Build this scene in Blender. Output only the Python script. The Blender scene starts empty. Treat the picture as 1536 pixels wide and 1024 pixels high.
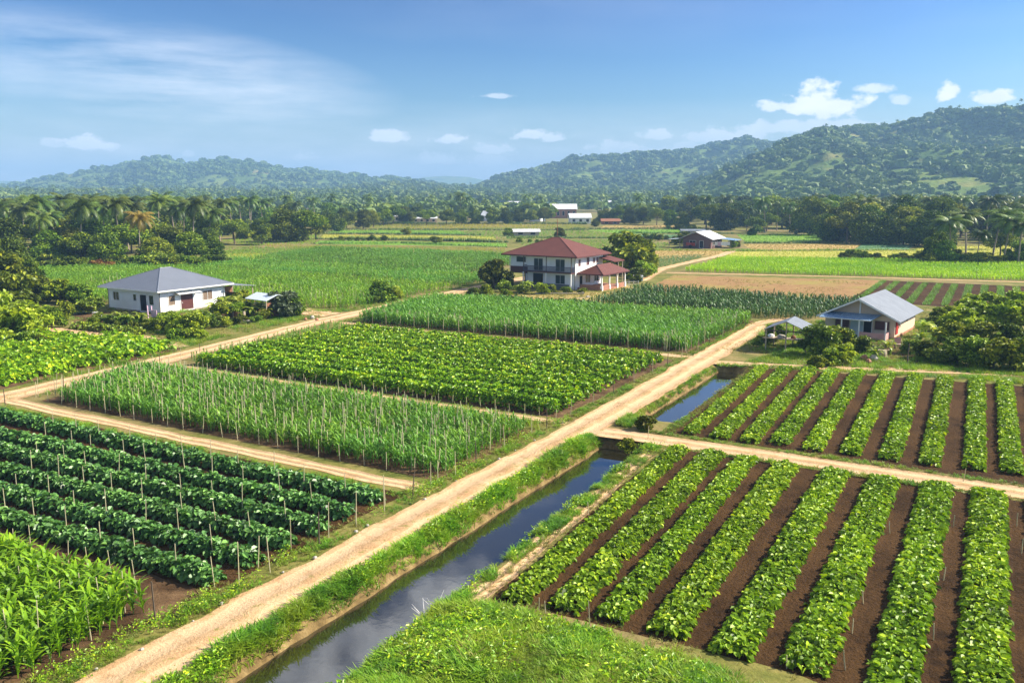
import bpy, math, random
import numpy as np
rng = np.random.default_rng(7)
random.seed(7)
R = math.radians
# ------------------------------------------------------------------ scene, camera, light
scene = bpy.context.scene
scene.render.engine = 'CYCLES'
scene.cycles.use_denoising = True
scene.cycles.max_bounces = 7
scene.cycles.diffuse_bounces = 3
scene.cycles.glossy_bounces = 3
scene.cycles.transmission_bounces = 3
scene.cycles.volume_bounces = 0
scene.cycles.transparent_max_bounces = 6
scene.view_settings.view_transform = 'Standard'
scene.view_settings.look = 'None'
scene.view_settings.gamma = 1.0
scene.view_settings.exposure = 1.0

F, HC, HOR = 1262.0, 16.0, 290.0
PITCH = math.atan((512 - HOR) / F)
cam = bpy.data.cameras.new("Camera")
camo = bpy.data.objects.new("Camera", cam)
scene.collection.objects.link(camo)
camo.location = (0, 0, HC)
camo.rotation_euler = (math.pi / 2 - PITCH, 0, 0)
cam.sensor_width = 36
cam.lens = 36 * F / 1536
cam.clip_start = 0.5
cam.clip_end = 20000
scene.camera = camo

def G(x, y, z=0.0):
    """ground point seen at a position of the photograph"""
    a = (x - 768) / F; b = (512 - y) / F
    dy = math.cos(PITCH) + b * math.sin(PITCH)
    dz = -math.sin(PITCH) + b * math.cos(PITCH)
    t = (z - HC) / dz
    return (a * t, dy * t)
HD = math.atan((1500 - 768) / (F / math.cos(PITCH)))
U1 = np.array([math.sin(HD), math.cos(HD)])
U2 = np.array([-math.cos(HD), math.sin(HD)])
def P(s, t):
    return (s * U1[0] + t * U2[0], s * U1[1] + t * U2[1])
def PA(s, t):
    s = np.asarray(s, float); t = np.asarray(t, float)
    return s * U1[0] + t * U2[0], s * U1[1] + t * U2[1]
def ST(x, y):
    return x * U1[0] + y * U1[1], x * U2[0] + y * U2[1]
def GST(px, py):
    return ST(*G(px, py))

SUN_HEAD, SUN_EL = R(84), R(36)      # compass heading clockwise from +Y
w = bpy.data.worlds.new("World"); scene.world = w
w.use_nodes = True

def vnoise(x, y, seed=0):
    xi = np.floor(x).astype(np.int64); yi = np.floor(y).astype(np.int64)
    fx = x - xi; fy = y - yi
    fx = fx * fx * (3 - 2 * fx); fy = fy * fy * (3 - 2 * fy)
    def h(a, b):
        n = (a * 374761393 + b * 668265263 + seed * 1442695041) & 0xFFFFFFFF
        n = ((n ^ (n >> 13)) * 1274126177) & 0xFFFFFFFF
        return ((n ^ (n >> 16)) & 0xFFFF) / 65535.0
    return (h(xi, yi) * (1 - fx) + h(xi + 1, yi) * fx) * (1 - fy) + (h(xi, yi + 1) * (1 - fx) + h(xi + 1, yi + 1) * fx) * fy
def fbm(x, y, o=4, seed=0):
    x = np.asarray(x, float); y = np.asarray(y, float)
    r = 0; a = 0.5; f = 1.0
    for k in range(o):
        r = r + a * vnoise(x * f, y * f, seed + k * 17); a *= 0.5; f *= 2.03
    return r
def sstep(a, b, x):
    x = np.clip((x - a) / (b - a), 0, 1); return x * x * (3 - 2 * x)

# ------------------------------------------------------------------ materials
M = {}
def newmat(name):
    m = bpy.data.materials.new(name); m.use_nodes = True
    nt = m.node_tree
    for n in list(nt.nodes): nt.nodes.remove(n)
    out = nt.nodes.new('ShaderNodeOutputMaterial')
    M[name] = m
    return m, nt, out
def N(nt, t, **k):
    n = nt.nodes.new(t)
    for a, b in k.items():
        if a in n.bl_rna.properties: setattr(n, a, b)
        else: n.inputs[a].default_value = b
    return n
def L(nt, a, b): nt.links.new(a, b)
def c4(c): return (c[0], c[1], c[2], 1)
def ramp(nt, fac, stops):
    r = nt.nodes.new('ShaderNodeValToRGB')
    el = r.color_ramp.elements
    while len(el) < len(stops): el.new(0.5)
    for e, (p, c) in zip(el, stops): e.position = p; e.color = c4(c)
    L(nt, fac, r.inputs[0]); return r.outputs[0]
def noise(nt, scale, detail=4, rough=0.6, vec=None):
    n = N(nt, 'ShaderNodeTexNoise'); n.inputs['Scale'].default_value = scale
    n.inputs['Detail'].default_value = detail; n.inputs['Roughness'].default_value = rough
    if vec is None:
        g = N(nt, 'ShaderNodeNewGeometry'); vec = g.outputs['Position']
    L(nt, vec, n.inputs['Vector']); return n.outputs['Fac']
def mixc(nt, fac, a, b, mode='MIX'):
    m = nt.nodes.new('ShaderNodeMix'); m.data_type = 'RGBA'; m.blend_type = mode
    if isinstance(fac, (int, float)): m.inputs[0].default_value = fac
    else: L(nt, fac, m.inputs[0])
    for i, v in ((6, a), (7, b)):
        if isinstance(v, (tuple, list)): m.inputs[i].default_value = c4(v)
        else: L(nt, v, m.inputs[i])
    return m.outputs[2]

def leafmat(name, dark, mid, light, rough=0.5, trans=0.25, spec=0.4, rnd=0.25, big=None, bigscale=0.05):
    m, nt, out = newmat(name)
    at = N(nt, 'ShaderNodeAttribute', attribute_name='tint')
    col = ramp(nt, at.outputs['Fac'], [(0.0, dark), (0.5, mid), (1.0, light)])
    if big is not None:
        nz = noise(nt, bigscale, 3)
        r = ramp(nt, nz, [(0.42, (0, 0, 0)), (0.62, (1, 1, 1))])
        col = mixc(nt, r, col, mixc(nt, 0.6, col, big))
    oi = N(nt, 'ShaderNodeObjectInfo')
    hs = N(nt, 'ShaderNodeHueSaturation')
    mr = N(nt, 'ShaderNodeMapRange'); L(nt, oi.outputs['Random'], mr.inputs[0])
    mr.inputs[3].default_value = 1 - rnd; mr.inputs[4].default_value = 1 + rnd * 1.3
    L(nt, mr.outputs[0], hs.inputs['Value'])
    mr2 = N(nt, 'ShaderNodeMapRange')
    ml = N(nt, 'ShaderNodeMath', operation='MULTIPLY'); L(nt, oi.outputs['Random'], ml.inputs[0]); ml.inputs[1].default_value = 7.3
    fr = N(nt, 'ShaderNodeMath', operation='FRACT'); L(nt, ml.outputs[0], fr.inputs[0])
    L(nt, fr.outputs[0], mr2.inputs[0]); mr2.inputs[3].default_value = 0.5 - 0.07 * rnd; mr2.inputs[4].default_value = 0.5 + 0.05 * rnd
    L(nt, mr2.outputs[0], hs.inputs['Hue'])
    L(nt, col, hs.inputs['Color'])
    p = N(nt, 'ShaderNodeBsdfPrincipled'); p.inputs['Roughness'].default_value = rough
    p.inputs['Specular IOR Level'].default_value = spec
    L(nt, hs.outputs[0], p.inputs['Base Color'])
    t = N(nt, 'ShaderNodeBsdfTranslucent')
    tc = mixc(nt, 1.0, hs.outputs[0], (1.35, 1.3, 0.4), 'MULTIPLY')
    L(nt, tc, t.inputs['Color'])
    mx = N(nt, 'ShaderNodeMixShader'); mx.inputs[0].default_value = trans
    L(nt, p.outputs[0], mx.inputs[1]); L(nt, t.outputs[0], mx.inputs[2]); L(nt, mx.outputs[0], out.inputs[0])
    return m

def groundmat(name, cols, scale=0.6, bump=0.06, bscale=6.0, big=None, bigscale=0.03, rough=0.95, bigr=(0.4, 0.6), fine=None):
    m, nt, out = newmat(name)
    n1 = noise(nt, scale, 6, 0.65)
    k = len(cols)
    col = ramp(nt, n1, [(0.3 + 0.4 * i / max(1, k - 1), c) for i, c in enumerate(cols)])
    if big is not None:
        n2 = noise(nt, bigscale, 4, 0.6)
        r = ramp(nt, n2, [(bigr[0], (0, 0, 0)), (bigr[1], (1, 1, 1))])
        col = mixc(nt, r, col, big)
    n3 = noise(nt, bscale, 5, 0.7)
    v = ramp(nt, n3, [(0.25, (0.72,) * 3), (0.75, (1.22,) * 3)])
    col = mixc(nt, 1.0, col, v, 'MULTIPLY')
    p = N(nt, 'ShaderNodeBsdfPrincipled'); p.inputs['Roughness'].default_value = rough
    p.inputs['Specular IOR Level'].default_value = 0.15
    L(nt, col, p.inputs['Base Color'])
    b = N(nt, 'ShaderNodeBump'); b.inputs['Strength'].default_value = 1.0; b.inputs['Distance'].default_value = bump
    L(nt, n3, b.inputs['Height']); L(nt, b.outputs[0], p.inputs['Normal'])
    L(nt, p.outputs[0], out.inputs[0])
    return m

def plain(name, col, rough=0.6, metal=0.0, var=0.12, vs=1.5, bump=0.0, bs=20, spec=0.4, wave=None):
    m, nt, out = newmat(name)
    tc = N(nt, 'ShaderNodeTexCoord')
    n1 = noise(nt, vs, 5, 0.65, tc.outputs['Object'])
    c = ramp(nt, n1, [(0.25, tuple(x * (1 - var) for x in col)), (0.75, tuple(min(1, x * (1 + var)) for x in col))])
    p = N(nt, 'ShaderNodeBsdfPrincipled'); p.inputs['Roughness'].default_value = rough
    p.inputs['Metallic'].default_value = metal; p.inputs['Specular IOR Level'].default_value = spec
    L(nt, c, p.inputs['Base Color'])
    h = None
    if wave:
        wv = N(nt, 'ShaderNodeTexWave'); wv.bands_direction = wave[0]; wv.inputs['Scale'].default_value = wave[1]
        wv.wave_type = 'BANDS'; wv.inputs['Distortion'].default_value = 0
        L(nt, tc.outputs['Object'], wv.inputs['Vector'])
        b = N(nt, 'ShaderNodeBump'); b.inputs['Distance'].default_value = wave[2]
        L(nt, wv.outputs['Fac'], b.inputs['Height']); L(nt, b.outputs[0], p.inputs['Normal'])
    elif bump:
        n3 = noise(nt, bs, 4, 0.6, tc.outputs['Object'])
        b = N(nt, 'ShaderNodeBump'); b.inputs['Distance'].default_value = bump
        L(nt, n3, b.inputs['Height']); L(nt, b.outputs[0], p.inputs['Normal'])
    L(nt, p.outputs[0], out.inputs[0])
    return m

leafmat('bean', (0.045, 0.087, 0.005), (0.247, 0.416, 0.016), (0.661, 0.800, 0.051), rough=0.45, trans=0.24, spec=0.28, rnd=0.06)
leafmat('darkleaf', (0.024, 0.060, 0.011), (0.102, 0.261, 0.048), (0.308, 0.570, 0.125), rough=0.42, trans=0.15, spec=0.5, rnd=0.06)
leafmat('corn_near', (0.051, 0.112, 0.004), (0.229, 0.438, 0.013), (0.600, 0.770, 0.043), rough=0.45, trans=0.3, rnd=0.05)
leafmat('corn_mid', (0.044, 0.106, 0.011), (0.187, 0.403, 0.040), (0.553, 0.754, 0.105), rough=0.5, trans=0.3, rnd=0.05, big=(0.13, 0.37, 0.06), bigscale=0.08)
leafmat('row_leaf', (0.050, 0.108, 0.003), (0.240, 0.468, 0.011), (0.729, 0.800, 0.036), rough=0.42, trans=0.25, spec=0.45, rnd=0.08)
leafmat('corn_far', (0.041, 0.095, 0.013), (0.175, 0.362, 0.043), (0.486, 0.686, 0.113), rough=0.5, trans=0.3, rnd=0.05, big=(0.15, 0.36, 0.05), bigscale=0.06)
leafmat('crop_dark', (0.019, 0.050, 0.011), (0.085, 0.189, 0.037), (0.251, 0.391, 0.083), rough=0.5, trans=0.15, rnd=0.05)
leafmat('crop_light', (0.056, 0.122, 0.007), (0.255, 0.463, 0.023), (0.545, 0.743, 0.059), rough=0.5, trans=0.3, rnd=0.05, big=(0.15, 0.36, 0.05), bigscale=0.04)
leafmat('crop_bright', (0.166, 0.338, 0.004), (0.391, 0.642, 0.006), (0.760, 0.760, 0.023), rough=0.5, trans=0.35, rnd=0.05, big=(0.13, 0.36, 0.01), bigscale=0.035)
leafmat('crop_blue', (0.070, 0.182, 0.070), (0.154, 0.312, 0.120), (0.280, 0.468, 0.180), rough=0.5, trans=0.2, rnd=0.05)
leafmat('crop_yellow', (0.225, 0.240, 0.013), (0.477, 0.437, 0.022), (0.720, 0.546, 0.050), rough=0.6, trans=0.3, rnd=0.05, big=(0.2, 0.34, 0.03), bigscale=0.02)
leafmat('crop_tan', (0.2, 0.14, 0.04), (0.42, 0.30, 0.10), (0.55, 0.42, 0.16), rough=0.8, trans=0.2, rnd=0.05, big=(0.30, 0.34, 0.05), bigscale=0.03)
leafmat('grass', (0.034, 0.100, 0.004), (0.154, 0.370, 0.013), (0.410, 0.590, 0.038), rough=0.5, trans=0.3, rnd=0.1, big=(0.34, 0.40, 0.03), bigscale=0.45)
leafmat('dry_grass', (0.16, 0.14, 0.03), (0.30, 0.26, 0.07), (0.46, 0.40, 0.14), rough=0.7, trans=0.2, rnd=0.1, big=(0.12, 0.2, 0.02), bigscale=0.3)
leafmat('tree_leaf', (0.022, 0.040, 0.003), (0.107, 0.176, 0.009), (0.377, 0.435, 0.022), rough=0.6, trans=0.13, rnd=0.42, spec=0.25)
leafmat('shrub_leaf', (0.031, 0.059, 0.005), (0.152, 0.240, 0.015), (0.469, 0.555, 0.037), rough=0.5, trans=0.22, rnd=0.3)
leafmat('yellow_leaf', (0.060, 0.105, 0.004), (0.270, 0.396, 0.018), (0.580, 0.680, 0.060), rough=0.5, trans=0.3, rnd=0.15)
leafmat('palm_leaf', (0.018, 0.045, 0.006), (0.07, 0.13, 0.014), (0.17, 0.22, 0.035), rough=0.45, trans=0.15, rnd=0.35)
leafmat('palm_gold', (0.10, 0.10, 0.015), (0.30, 0.24, 0.03), (0.5, 0.38, 0.06), rough=0.45, trans=0.3, rnd=0.2)
leafmat('banana_leaf', (0.047, 0.094, 0.010), (0.176, 0.293, 0.029), (0.643, 0.643, 0.088), rough=0.35, trans=0.35, rnd=0.2)
leafmat('rust_leaf', (0.12, 0.05, 0.015), (0.30, 0.15, 0.03), (0.42, 0.30, 0.06), rough=0.6, trans=0.2, rnd=0.1)
leafmat('grey_leaf', (0.04, 0.06, 0.03), (0.09, 0.13, 0.06), (0.2, 0.24, 0.13), rough=0.5, trans=0.15, rnd=0.1)
leafmat('far_leaf', (0.048, 0.103, 0.012), (0.121, 0.205, 0.019), (0.324, 0.390, 0.033), rough=0.6, trans=0.15, rnd=0.05, big=(0.10, 0.15, 0.03), bigscale=0.012)
leafmat('hill_leaf', (0.066, 0.122, 0.014), (0.110, 0.190, 0.024), (0.203, 0.297, 0.042), rough=0.7, trans=0.1, rnd=0.05, big=(0.09, 0.14, 0.03), bigscale=0.006)

groundmat('ground', [(0.0880, 0.1188, 0.0194), (0.1760, 0.1760, 0.0396), (0.3168, 0.2552, 0.0880)], scale=0.4, bump=0.05, bscale=5, big=(0.2992, 0.2112, 0.1056), bigscale=0.05, bigr=(0.5, 0.68))
groundmat('bank', [(0.10, 0.065, 0.025), (0.22, 0.15, 0.06), (0.33, 0.24, 0.11)], scale=1.2, bump=0.09, bscale=5)
groundmat('soil', [(0.0266, 0.0133, 0.0042), (0.0508, 0.0248, 0.0075), (0.0856, 0.0430, 0.0138)], scale=1.8, bump=0.22, bscale=5.5, big=(0.0952, 0.0485, 0.0158), bigscale=0.2)
groundmat('soil_light', [(0.1152, 0.0648, 0.0324), (0.1800, 0.1080, 0.0540), (0.2376, 0.1512, 0.0792)], scale=0.9, bump=0.08, bscale=6, big=(0.0720, 0.0396, 0.0180), bigscale=0.35)
groundmat('soil_shade', [(0.05, 0.045, 0.015), (0.09, 0.08, 0.025)], scale=1.0, bump=0.05)
groundmat('stubble', [(0.2516, 0.1406, 0.0592), (0.3256, 0.1924, 0.0814), (0.3848, 0.2516, 0.1036)], scale=0.5, bump=0.08, bscale=3, big=(0.3108, 0.2664, 0.0666), bigscale=0.07, bigr=(0.5, 0.66))
groundmat('hill_ground', [(0.06, 0.12, 0.02), (0.13, 0.20, 0.03), (0.24, 0.28, 0.05)], scale=0.012, bump=3.5, bscale=0.07, big=(0.34, 0.29, 0.09), bigscale=0.007, bigr=(0.58, 0.68))
groundmat('yard_dry', [(0.38, 0.28, 0.10), (0.46, 0.36, 0.13), (0.3, 0.28, 0.08)], scale=0.3, bump=0.04, bscale=4)

for nm_, c_ in (('field_lime', (0.26, 0.46, 0.03)), ('field_green', (0.19, 0.34, 0.04)), ('field_yellow', (0.44, 0.43, 0.08)), ('field_blue', (0.14, 0.27, 0.13)), ('field_tan', (0.46, 0.33, 0.12))):
    groundmat(nm_, [tuple(x * .75 for x in c_), c_, tuple(x * 1.2 for x in c_)], scale=0.12, bump=0.15, bscale=1.5)
def roadmat(name, base, dark, light):
    m, nt, out = newmat(name)
    uv = N(nt, 'ShaderNodeUVMap'); uv.uv_map = 'UVMap'
    sep = N(nt, 'ShaderNodeSeparateXYZ'); L(nt, uv.outputs[0], sep.inputs[0])
    n1 = noise(nt, 0.5, 6, 0.65)
    col = ramp(nt, n1, [(0.3, dark), (0.5, base), (0.72, light)])
    n2 = noise(nt, 9.0, 5, 0.7)
    col = mixc(nt, 1.0, col, ramp(nt, n2, [(0.3, (0.8,) * 3), (0.7, (1.16,) * 3)]), 'MULTIPLY')
    # wheel tracks packed paler than the loose crown
    wv = N(nt, 'ShaderNodeMath', operation='MULTIPLY'); L(nt, sep.outputs[0], wv.inputs[0]); wv.inputs[1].default_value = 4 * math.pi
    cs = N(nt, 'ShaderNodeMath', operation='COSINE'); L(nt, wv.outputs[0], cs.inputs[0])
    n3 = noise(nt, 0.35, 3)
    ad = N(nt, 'ShaderNodeMath', operation='MULTIPLY_ADD'); L(nt, n3, ad.inputs[0]); ad.inputs[1].default_value = 2.2; ng_ = N(nt, 'ShaderNodeMath', operation='MULTIPLY'); L(nt, cs.outputs[0], ng_.inputs[0]); ng_.inputs[1].default_value = -1.0; L(nt, ng_.outputs[0], ad.inputs[2])
    tr = ramp(nt, ad.outputs[0], [(0.8, (0,) * 3), (1.9, (0.75,) * 3)])
    col = mixc(nt, tr, col, light)
    # damp, trodden patches and thin grass on the crown and the edges
    n4 = noise(nt, 0.9, 5, 0.7)
    col = mixc(nt, ramp(nt, n4, [(0.53, (0,) * 3), (0.66, (.65,) * 3)]), col, dark)
    n5 = noise(nt, 2.2, 5, 0.75)
    gm_ = N(nt, 'ShaderNodeMath', operation='MULTIPLY_ADD'); L(nt, cs.outputs[0], gm_.inputs[0]); gm_.inputs[1].default_value = 0.09; L(nt, n5, gm_.inputs[2])
    col = mixc(nt, ramp(nt, gm_.outputs[0], [(0.62, (0,) * 3), (0.72, (.75,) * 3)]), col, (0.24, 0.25, 0.06))
    p = N(nt, 'ShaderNodeBsdfPrincipled'); p.inputs['Roughness'].default_value = 0.95; p.inputs['Specular IOR Level'].default_value = 0.1
    L(nt, col, p.inputs['Base Color'])
    b = N(nt, 'ShaderNodeBump'); b.inputs['Distance'].default_value = 0.09
    hm = N(nt, 'ShaderNodeMath', operation='MULTIPLY_ADD'); L(nt, cs.outputs[0], hm.inputs[0]); hm.inputs[1].default_value = 0.6; L(nt, n2, hm.inputs[2])
    L(nt, hm.outputs[0], b.inputs['Height']); L(nt, b.outputs[0], p.inputs['Normal'])
    L(nt, p.outputs[0], out.inputs[0])
roadmat('road', (0.62, 0.40, 0.21), (0.46, 0.27, 0.13), (0.72, 0.51, 0.30))

m, nt, out = newmat('water')
p = N(nt, 'ShaderNodeBsdfPrincipled'); p.inputs['Base Color'].default_value = (0.022, 0.020, 0.010, 1)
p.inputs['Roughness'].default_value = 0.035; p.inputs['IOR'].default_value = 1.85; p.inputs['Specular IOR Level'].default_value = 1.0
p.inputs['Coat Weight'].default_value = 0.6; p.inputs['Coat Roughness'].default_value = 0.03
n1 = noise(nt, 1.3, 4, 0.6)
b = N(nt, 'ShaderNodeBump'); b.inputs['Distance'].default_value = 0.006; b.inputs['Strength'].default_value = 0.5
L(nt, n1, b.inputs['Height']); L(nt, b.outputs[0], p.inputs['Normal']); L(nt, p.outputs[0], out.inputs[0])

plain('bark', (0.16, 0.12, 0.085), 0.9, var=0.3, vs=3, bump=0.05, bs=8)
plain('palm_bark', (0.30, 0.25, 0.19), 0.9, var=0.2, vs=3, bump=0.04, bs=9)
plain('bamboo', (0.52, 0.46, 0.28), 0.6, var=0.25, vs=2)
plain('dark_wood', (0.11, 0.085, 0.06), 0.8, var=0.25)
plain('pale_wood', (0.42, 0.34, 0.24), 0.7, var=0.2)
plain('white_wall', (0.86, 0.86, 0.84), 0.7, var=0.06, vs=0.6, bump=0.01)
plain('cream_wall', (0.72, 0.56, 0.42), 0.75, var=0.1, vs=0.7, bump=0.01)
plain('tan_wall', (0.55, 0.40, 0.28), 0.75, var=0.12, vs=0.8, bump=0.01)
plain('pale_blue', (0.50, 0.56, 0.60), 0.7, var=0.06)
plain('pink_wall', (0.62, 0.34, 0.32), 0.7, var=0.12)
plain('maroon', (0.10, 0.028, 0.030), 0.6, var=0.15)
plain('door_red', (0.11, 0.035, 0.03), 0.5, var=0.15, wave=('X', 6, 0.01))
plain('dark_red_wall', (0.17, 0.095, 0.09), 0.7, var=0.2)
plain('brick', (0.36, 0.17, 0.11), 0.85, var=0.25, vs=3)
plain('red_cloth', (0.50, 0.03, 0.02), 0.8, var=0.2)
plain('white_paint', (0.78, 0.78, 0.76), 0.5, var=0.05)
plain('pink_paint', (0.60, 0.40, 0.50), 0.5, var=0.1)
plain('glass_dark', (0.02, 0.028, 0.032), 0.12, var=0.1, spec=0.6)
plain('shutter', (0.012, 0.030, 0.028), 0.4, var=0.2)
plain('blind', (0.22, 0.15, 0.10), 0.5, var=0.3, wave=('Z', 9, 0.01))
plain('interior_shade', (0.012, 0.011, 0.011), 0.8)  # near-black colour stands in for the unlit inside of openings
plain('rail_blue', (0.055, 0.065, 0.10), 0.5)
plain('grey_roof', (0.18, 0.20, 0.245), 0.45, metal=0.1, var=0.08, vs=0.5, wave=('X', 1.3, 0.03))
plain('red_roof', (0.155, 0.050, 0.036), 0.6, var=0.14, vs=0.6, wave=('Y', 1.6, 0.03))
plain('tin_roof', (0.20, 0.225, 0.265), 0.6, metal=0.0, var=0.16, vs=0.7, wave=('Y', 1.1, 0.035))
plain('tin_roof_white', (0.80, 0.81, 0.82), 0.5, var=0.05, vs=0.3, wave=('X', 4, 0.04))
plain('awning_blue', (0.22, 0.36, 0.52), 0.4, metal=0.2, var=0.12, wave=('X', 1.3, 0.03))
plain('tarp', (0.66, 0.74, 0.80), 0.5, var=0.05, vs=1)
plain('rust', (0.30, 0.13, 0.07), 0.8, var=0.3)
plain('concrete', (0.45, 0.41, 0.35), 0.85, var=0.15, vs=1.2, bump=0.01)
plain('charcoal', (0.045, 0.045, 0.05), 0.6)
plain('cloth_white', (0.82, 0.80, 0.78), 0.8, var=0.05)
plain('tractor_red', (0.42, 0.05, 0.035), 0.4)
plain('tyre', (0.02, 0.02, 0.02), 0.9)
plain('terracotta', (0.42, 0.20, 0.12), 0.8)

# ------------------------------------------------------------------ mesh helpers
col0 = scene.collection
def link(o, parent=None):
    col0.objects.link(o)
    if parent is not None: o.parent = parent
    return o
def tag(o, label=None, cat=None, group=None, kind=None):
    if label: o['label'] = label
    if cat: o['category'] = cat
    if group: o['group'] = group
    if kind: o['kind'] = kind
    return o
def make_mesh(name, V, Fq, mats, mi=None, tint=None, uv=None, smooth=False):
    V = np.asarray(V, np.float32); Fq = np.asarray(Fq, np.int32)
    me = bpy.data.meshes.new(name)
    k = Fq.shape[1]; n = len(Fq)
    me.vertices.add(len(V)); me.vertices.foreach_set('co', V.ravel())
    me.loops.add(n * k); me.loops.foreach_set('vertex_index', Fq.ravel())
    me.polygons.add(n); me.polygons.foreach_set('loop_start', np.arange(0, n * k, k, dtype=np.int32))
    try: me.polygons.foreach_set('loop_total', np.full(n, k, np.int32))
    except Exception: pass
    if mi is not None: me.polygons.foreach_set('material_index', np.asarray(mi, np.int32))
    me.polygons.foreach_set('use_smooth', np.full(n, bool(smooth)))
    for m_ in (mats if isinstance(mats, (list, tuple)) else [mats]): me.materials.append(M[m_])
    if tint is not None:
        a = me.attributes.new('tint', 'FLOAT', 'POINT'); a.data.foreach_set('value', np.asarray(tint, np.float32))
    if uv is not None:
        u = me.uv_layers.new(name='UVMap'); u.data.foreach_set('uv', np.asarray(uv, np.float32)[Fq.ravel()].ravel())
    me.update(calc_edges=True)
    return me
def mesh_obj(name, me, parent=None):
    return link(bpy.data.objects.new(name, me), parent)

class Acc:
    def __init__(s): s.V = []; s.F = []; s.T = []; s.MI = []; s.n = 0
    def add(s, V, Fq, T=None, mi=0):
        V = np.asarray(V, float).reshape(-1, 3); Fq = np.asarray(Fq, int)
        s.V.append(V); s.F.append(Fq + s.n); s.n += len(V)
        s.T.append(np.full(len(V), 0.5) if T is None else np.asarray(T, float))
        s.MI.append(np.full(len(Fq), mi))
    def mesh(s, name, mats, smooth=False):
        return make_mesh(name, np.vstack(s.V), np.vstack(s.F), mats, np.concatenate(s.MI), np.concatenate(s.T), smooth=smooth)
    def obj(s, name, mats, parent=None, smooth=False): return mesh_obj(name, s.mesh(name, mats, smooth), parent)
    # solid pieces (quads)
    def box(s, x0, x1, y0, y1, z0, z1):
        V = [(x0, y0, z0), (x1, y0, z0), (x1, y1, z0), (x0, y1, z0), (x0, y0, z1), (x1, y0, z1), (x1, y1, z1), (x0, y1, z1)]
        s.add(V, [(0, 3, 2, 1), (4, 5, 6, 7), (0, 1, 5, 4), (1, 2, 6, 5), (2, 3, 7, 6), (3, 0, 4, 7)]); return s
    def slab(s, pts, th):
        """four corners and a thickness downwards"""
        V = list(pts) + [(x, y, z - th) for x, y, z in pts]
        s.add(V, [(0, 1, 2, 3), (7, 6, 5, 4), (0, 4, 5, 1), (1, 5, 6, 2), (2, 6, 7, 3), (3, 7, 4, 0)]); return s
    def bar(s, a, b, r, r2=None, n=6):
        a = np.array(a, float); b = np.array(b, float); r2 = r if r2 is None else r2
        d = b - a; d /= np.linalg.norm(d); u = np.cross(d, [0, 0, 1] if abs(d[2]) < 0.9 else [1, 0, 0]); u /= np.linalg.norm(u); v = np.cross(d, u)
        an = np.arange(n) * 2 * math.pi / n
        ring = np.cos(an)[:, None] * u + np.sin(an)[:, None] * v
        V = np.vstack([a + ring * r, b + ring * r2, [a], [b]])
        Fq = [(i, (i + 1) % n, n + (i + 1) % n, n + i) for i in range(n)]
        Fq += [(2 * n + 1, n + i, n + (i + 1) % n, n + (i + 2) % n) for i in range(0, n, 2)]
        s.add(V, Fq); return s
    def tube(s, pts, rad, n=6, T=0.5):
        pts = np.array(pts, float); V = []
        for i, p_ in enumerate(pts):
            d = pts[min(i + 1, len(pts) - 1)] - pts[max(i - 1, 0)]; d /= np.linalg.norm(d) + 1e-9
            u = np.cross(d, [0.31, 0.95, 0.05]); u /= np.linalg.norm(u); v = np.cross(d, u)
            an = np.arange(n) * 2 * math.pi / n
            V.append(p_ + (np.cos(an)[:, None] * u + np.sin(an)[:, None] * v) * rad[i])
        V = np.vstack(V); Fq = []
        for i in range(len(pts) - 1):
            for j in range(n): Fq.append((i * n + j, i * n + (j + 1) % n, (i + 1) * n + (j + 1) % n, (i + 1) * n + j))
        s.add(V, Fq, np.full(len(V), T)); return s

def scatter(tmpls, pos, rz, sc, tint, acc, sz=None, tilt=0.0, mi=0):
    """copies of small templates merged into one mesh (crops, grass, far woods)"""
    n = len(pos); which = rng.integers(0, len(tmpls), n)
    for k, (tv, tf, tt) in enumerate(tmpls):
        ix = np.where(which == k)[0]
        if not len(ix): continue
        m_ = len(ix)
        c, s_ = np.cos(rz[ix])[:, None], np.sin(rz[ix])[:, None]
        v = np.repeat(tv[None], m_, 0) * sc[ix][:, None, None]
        if sz is not None: v[:, :, 2] *= sz[ix][:, None]
        if tilt:
            tx = rng.normal(0, tilt, m_)[:, None]; ty = rng.normal(0, tilt, m_)[:, None]
            v[:, :, 0] += v[:, :, 2] * tx; v[:, :, 1] += v[:, :, 2] * ty
        x = v[:, :, 0] * c - v[:, :, 1] * s_; y = v[:, :, 0] * s_ + v[:, :, 1] * c
        V = np.stack([x, y, v[:, :, 2]], -1) + pos[ix][:, None, :]
        Fq = (tf[None] + (np.arange(m_) * len(tv))[:, None, None]).reshape(-1, 4)
        T = np.clip(tt[None] + tint[ix][:, None], 0, 1).ravel()
        acc.add(V.reshape(-1, 3), Fq, T, mi)

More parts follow.
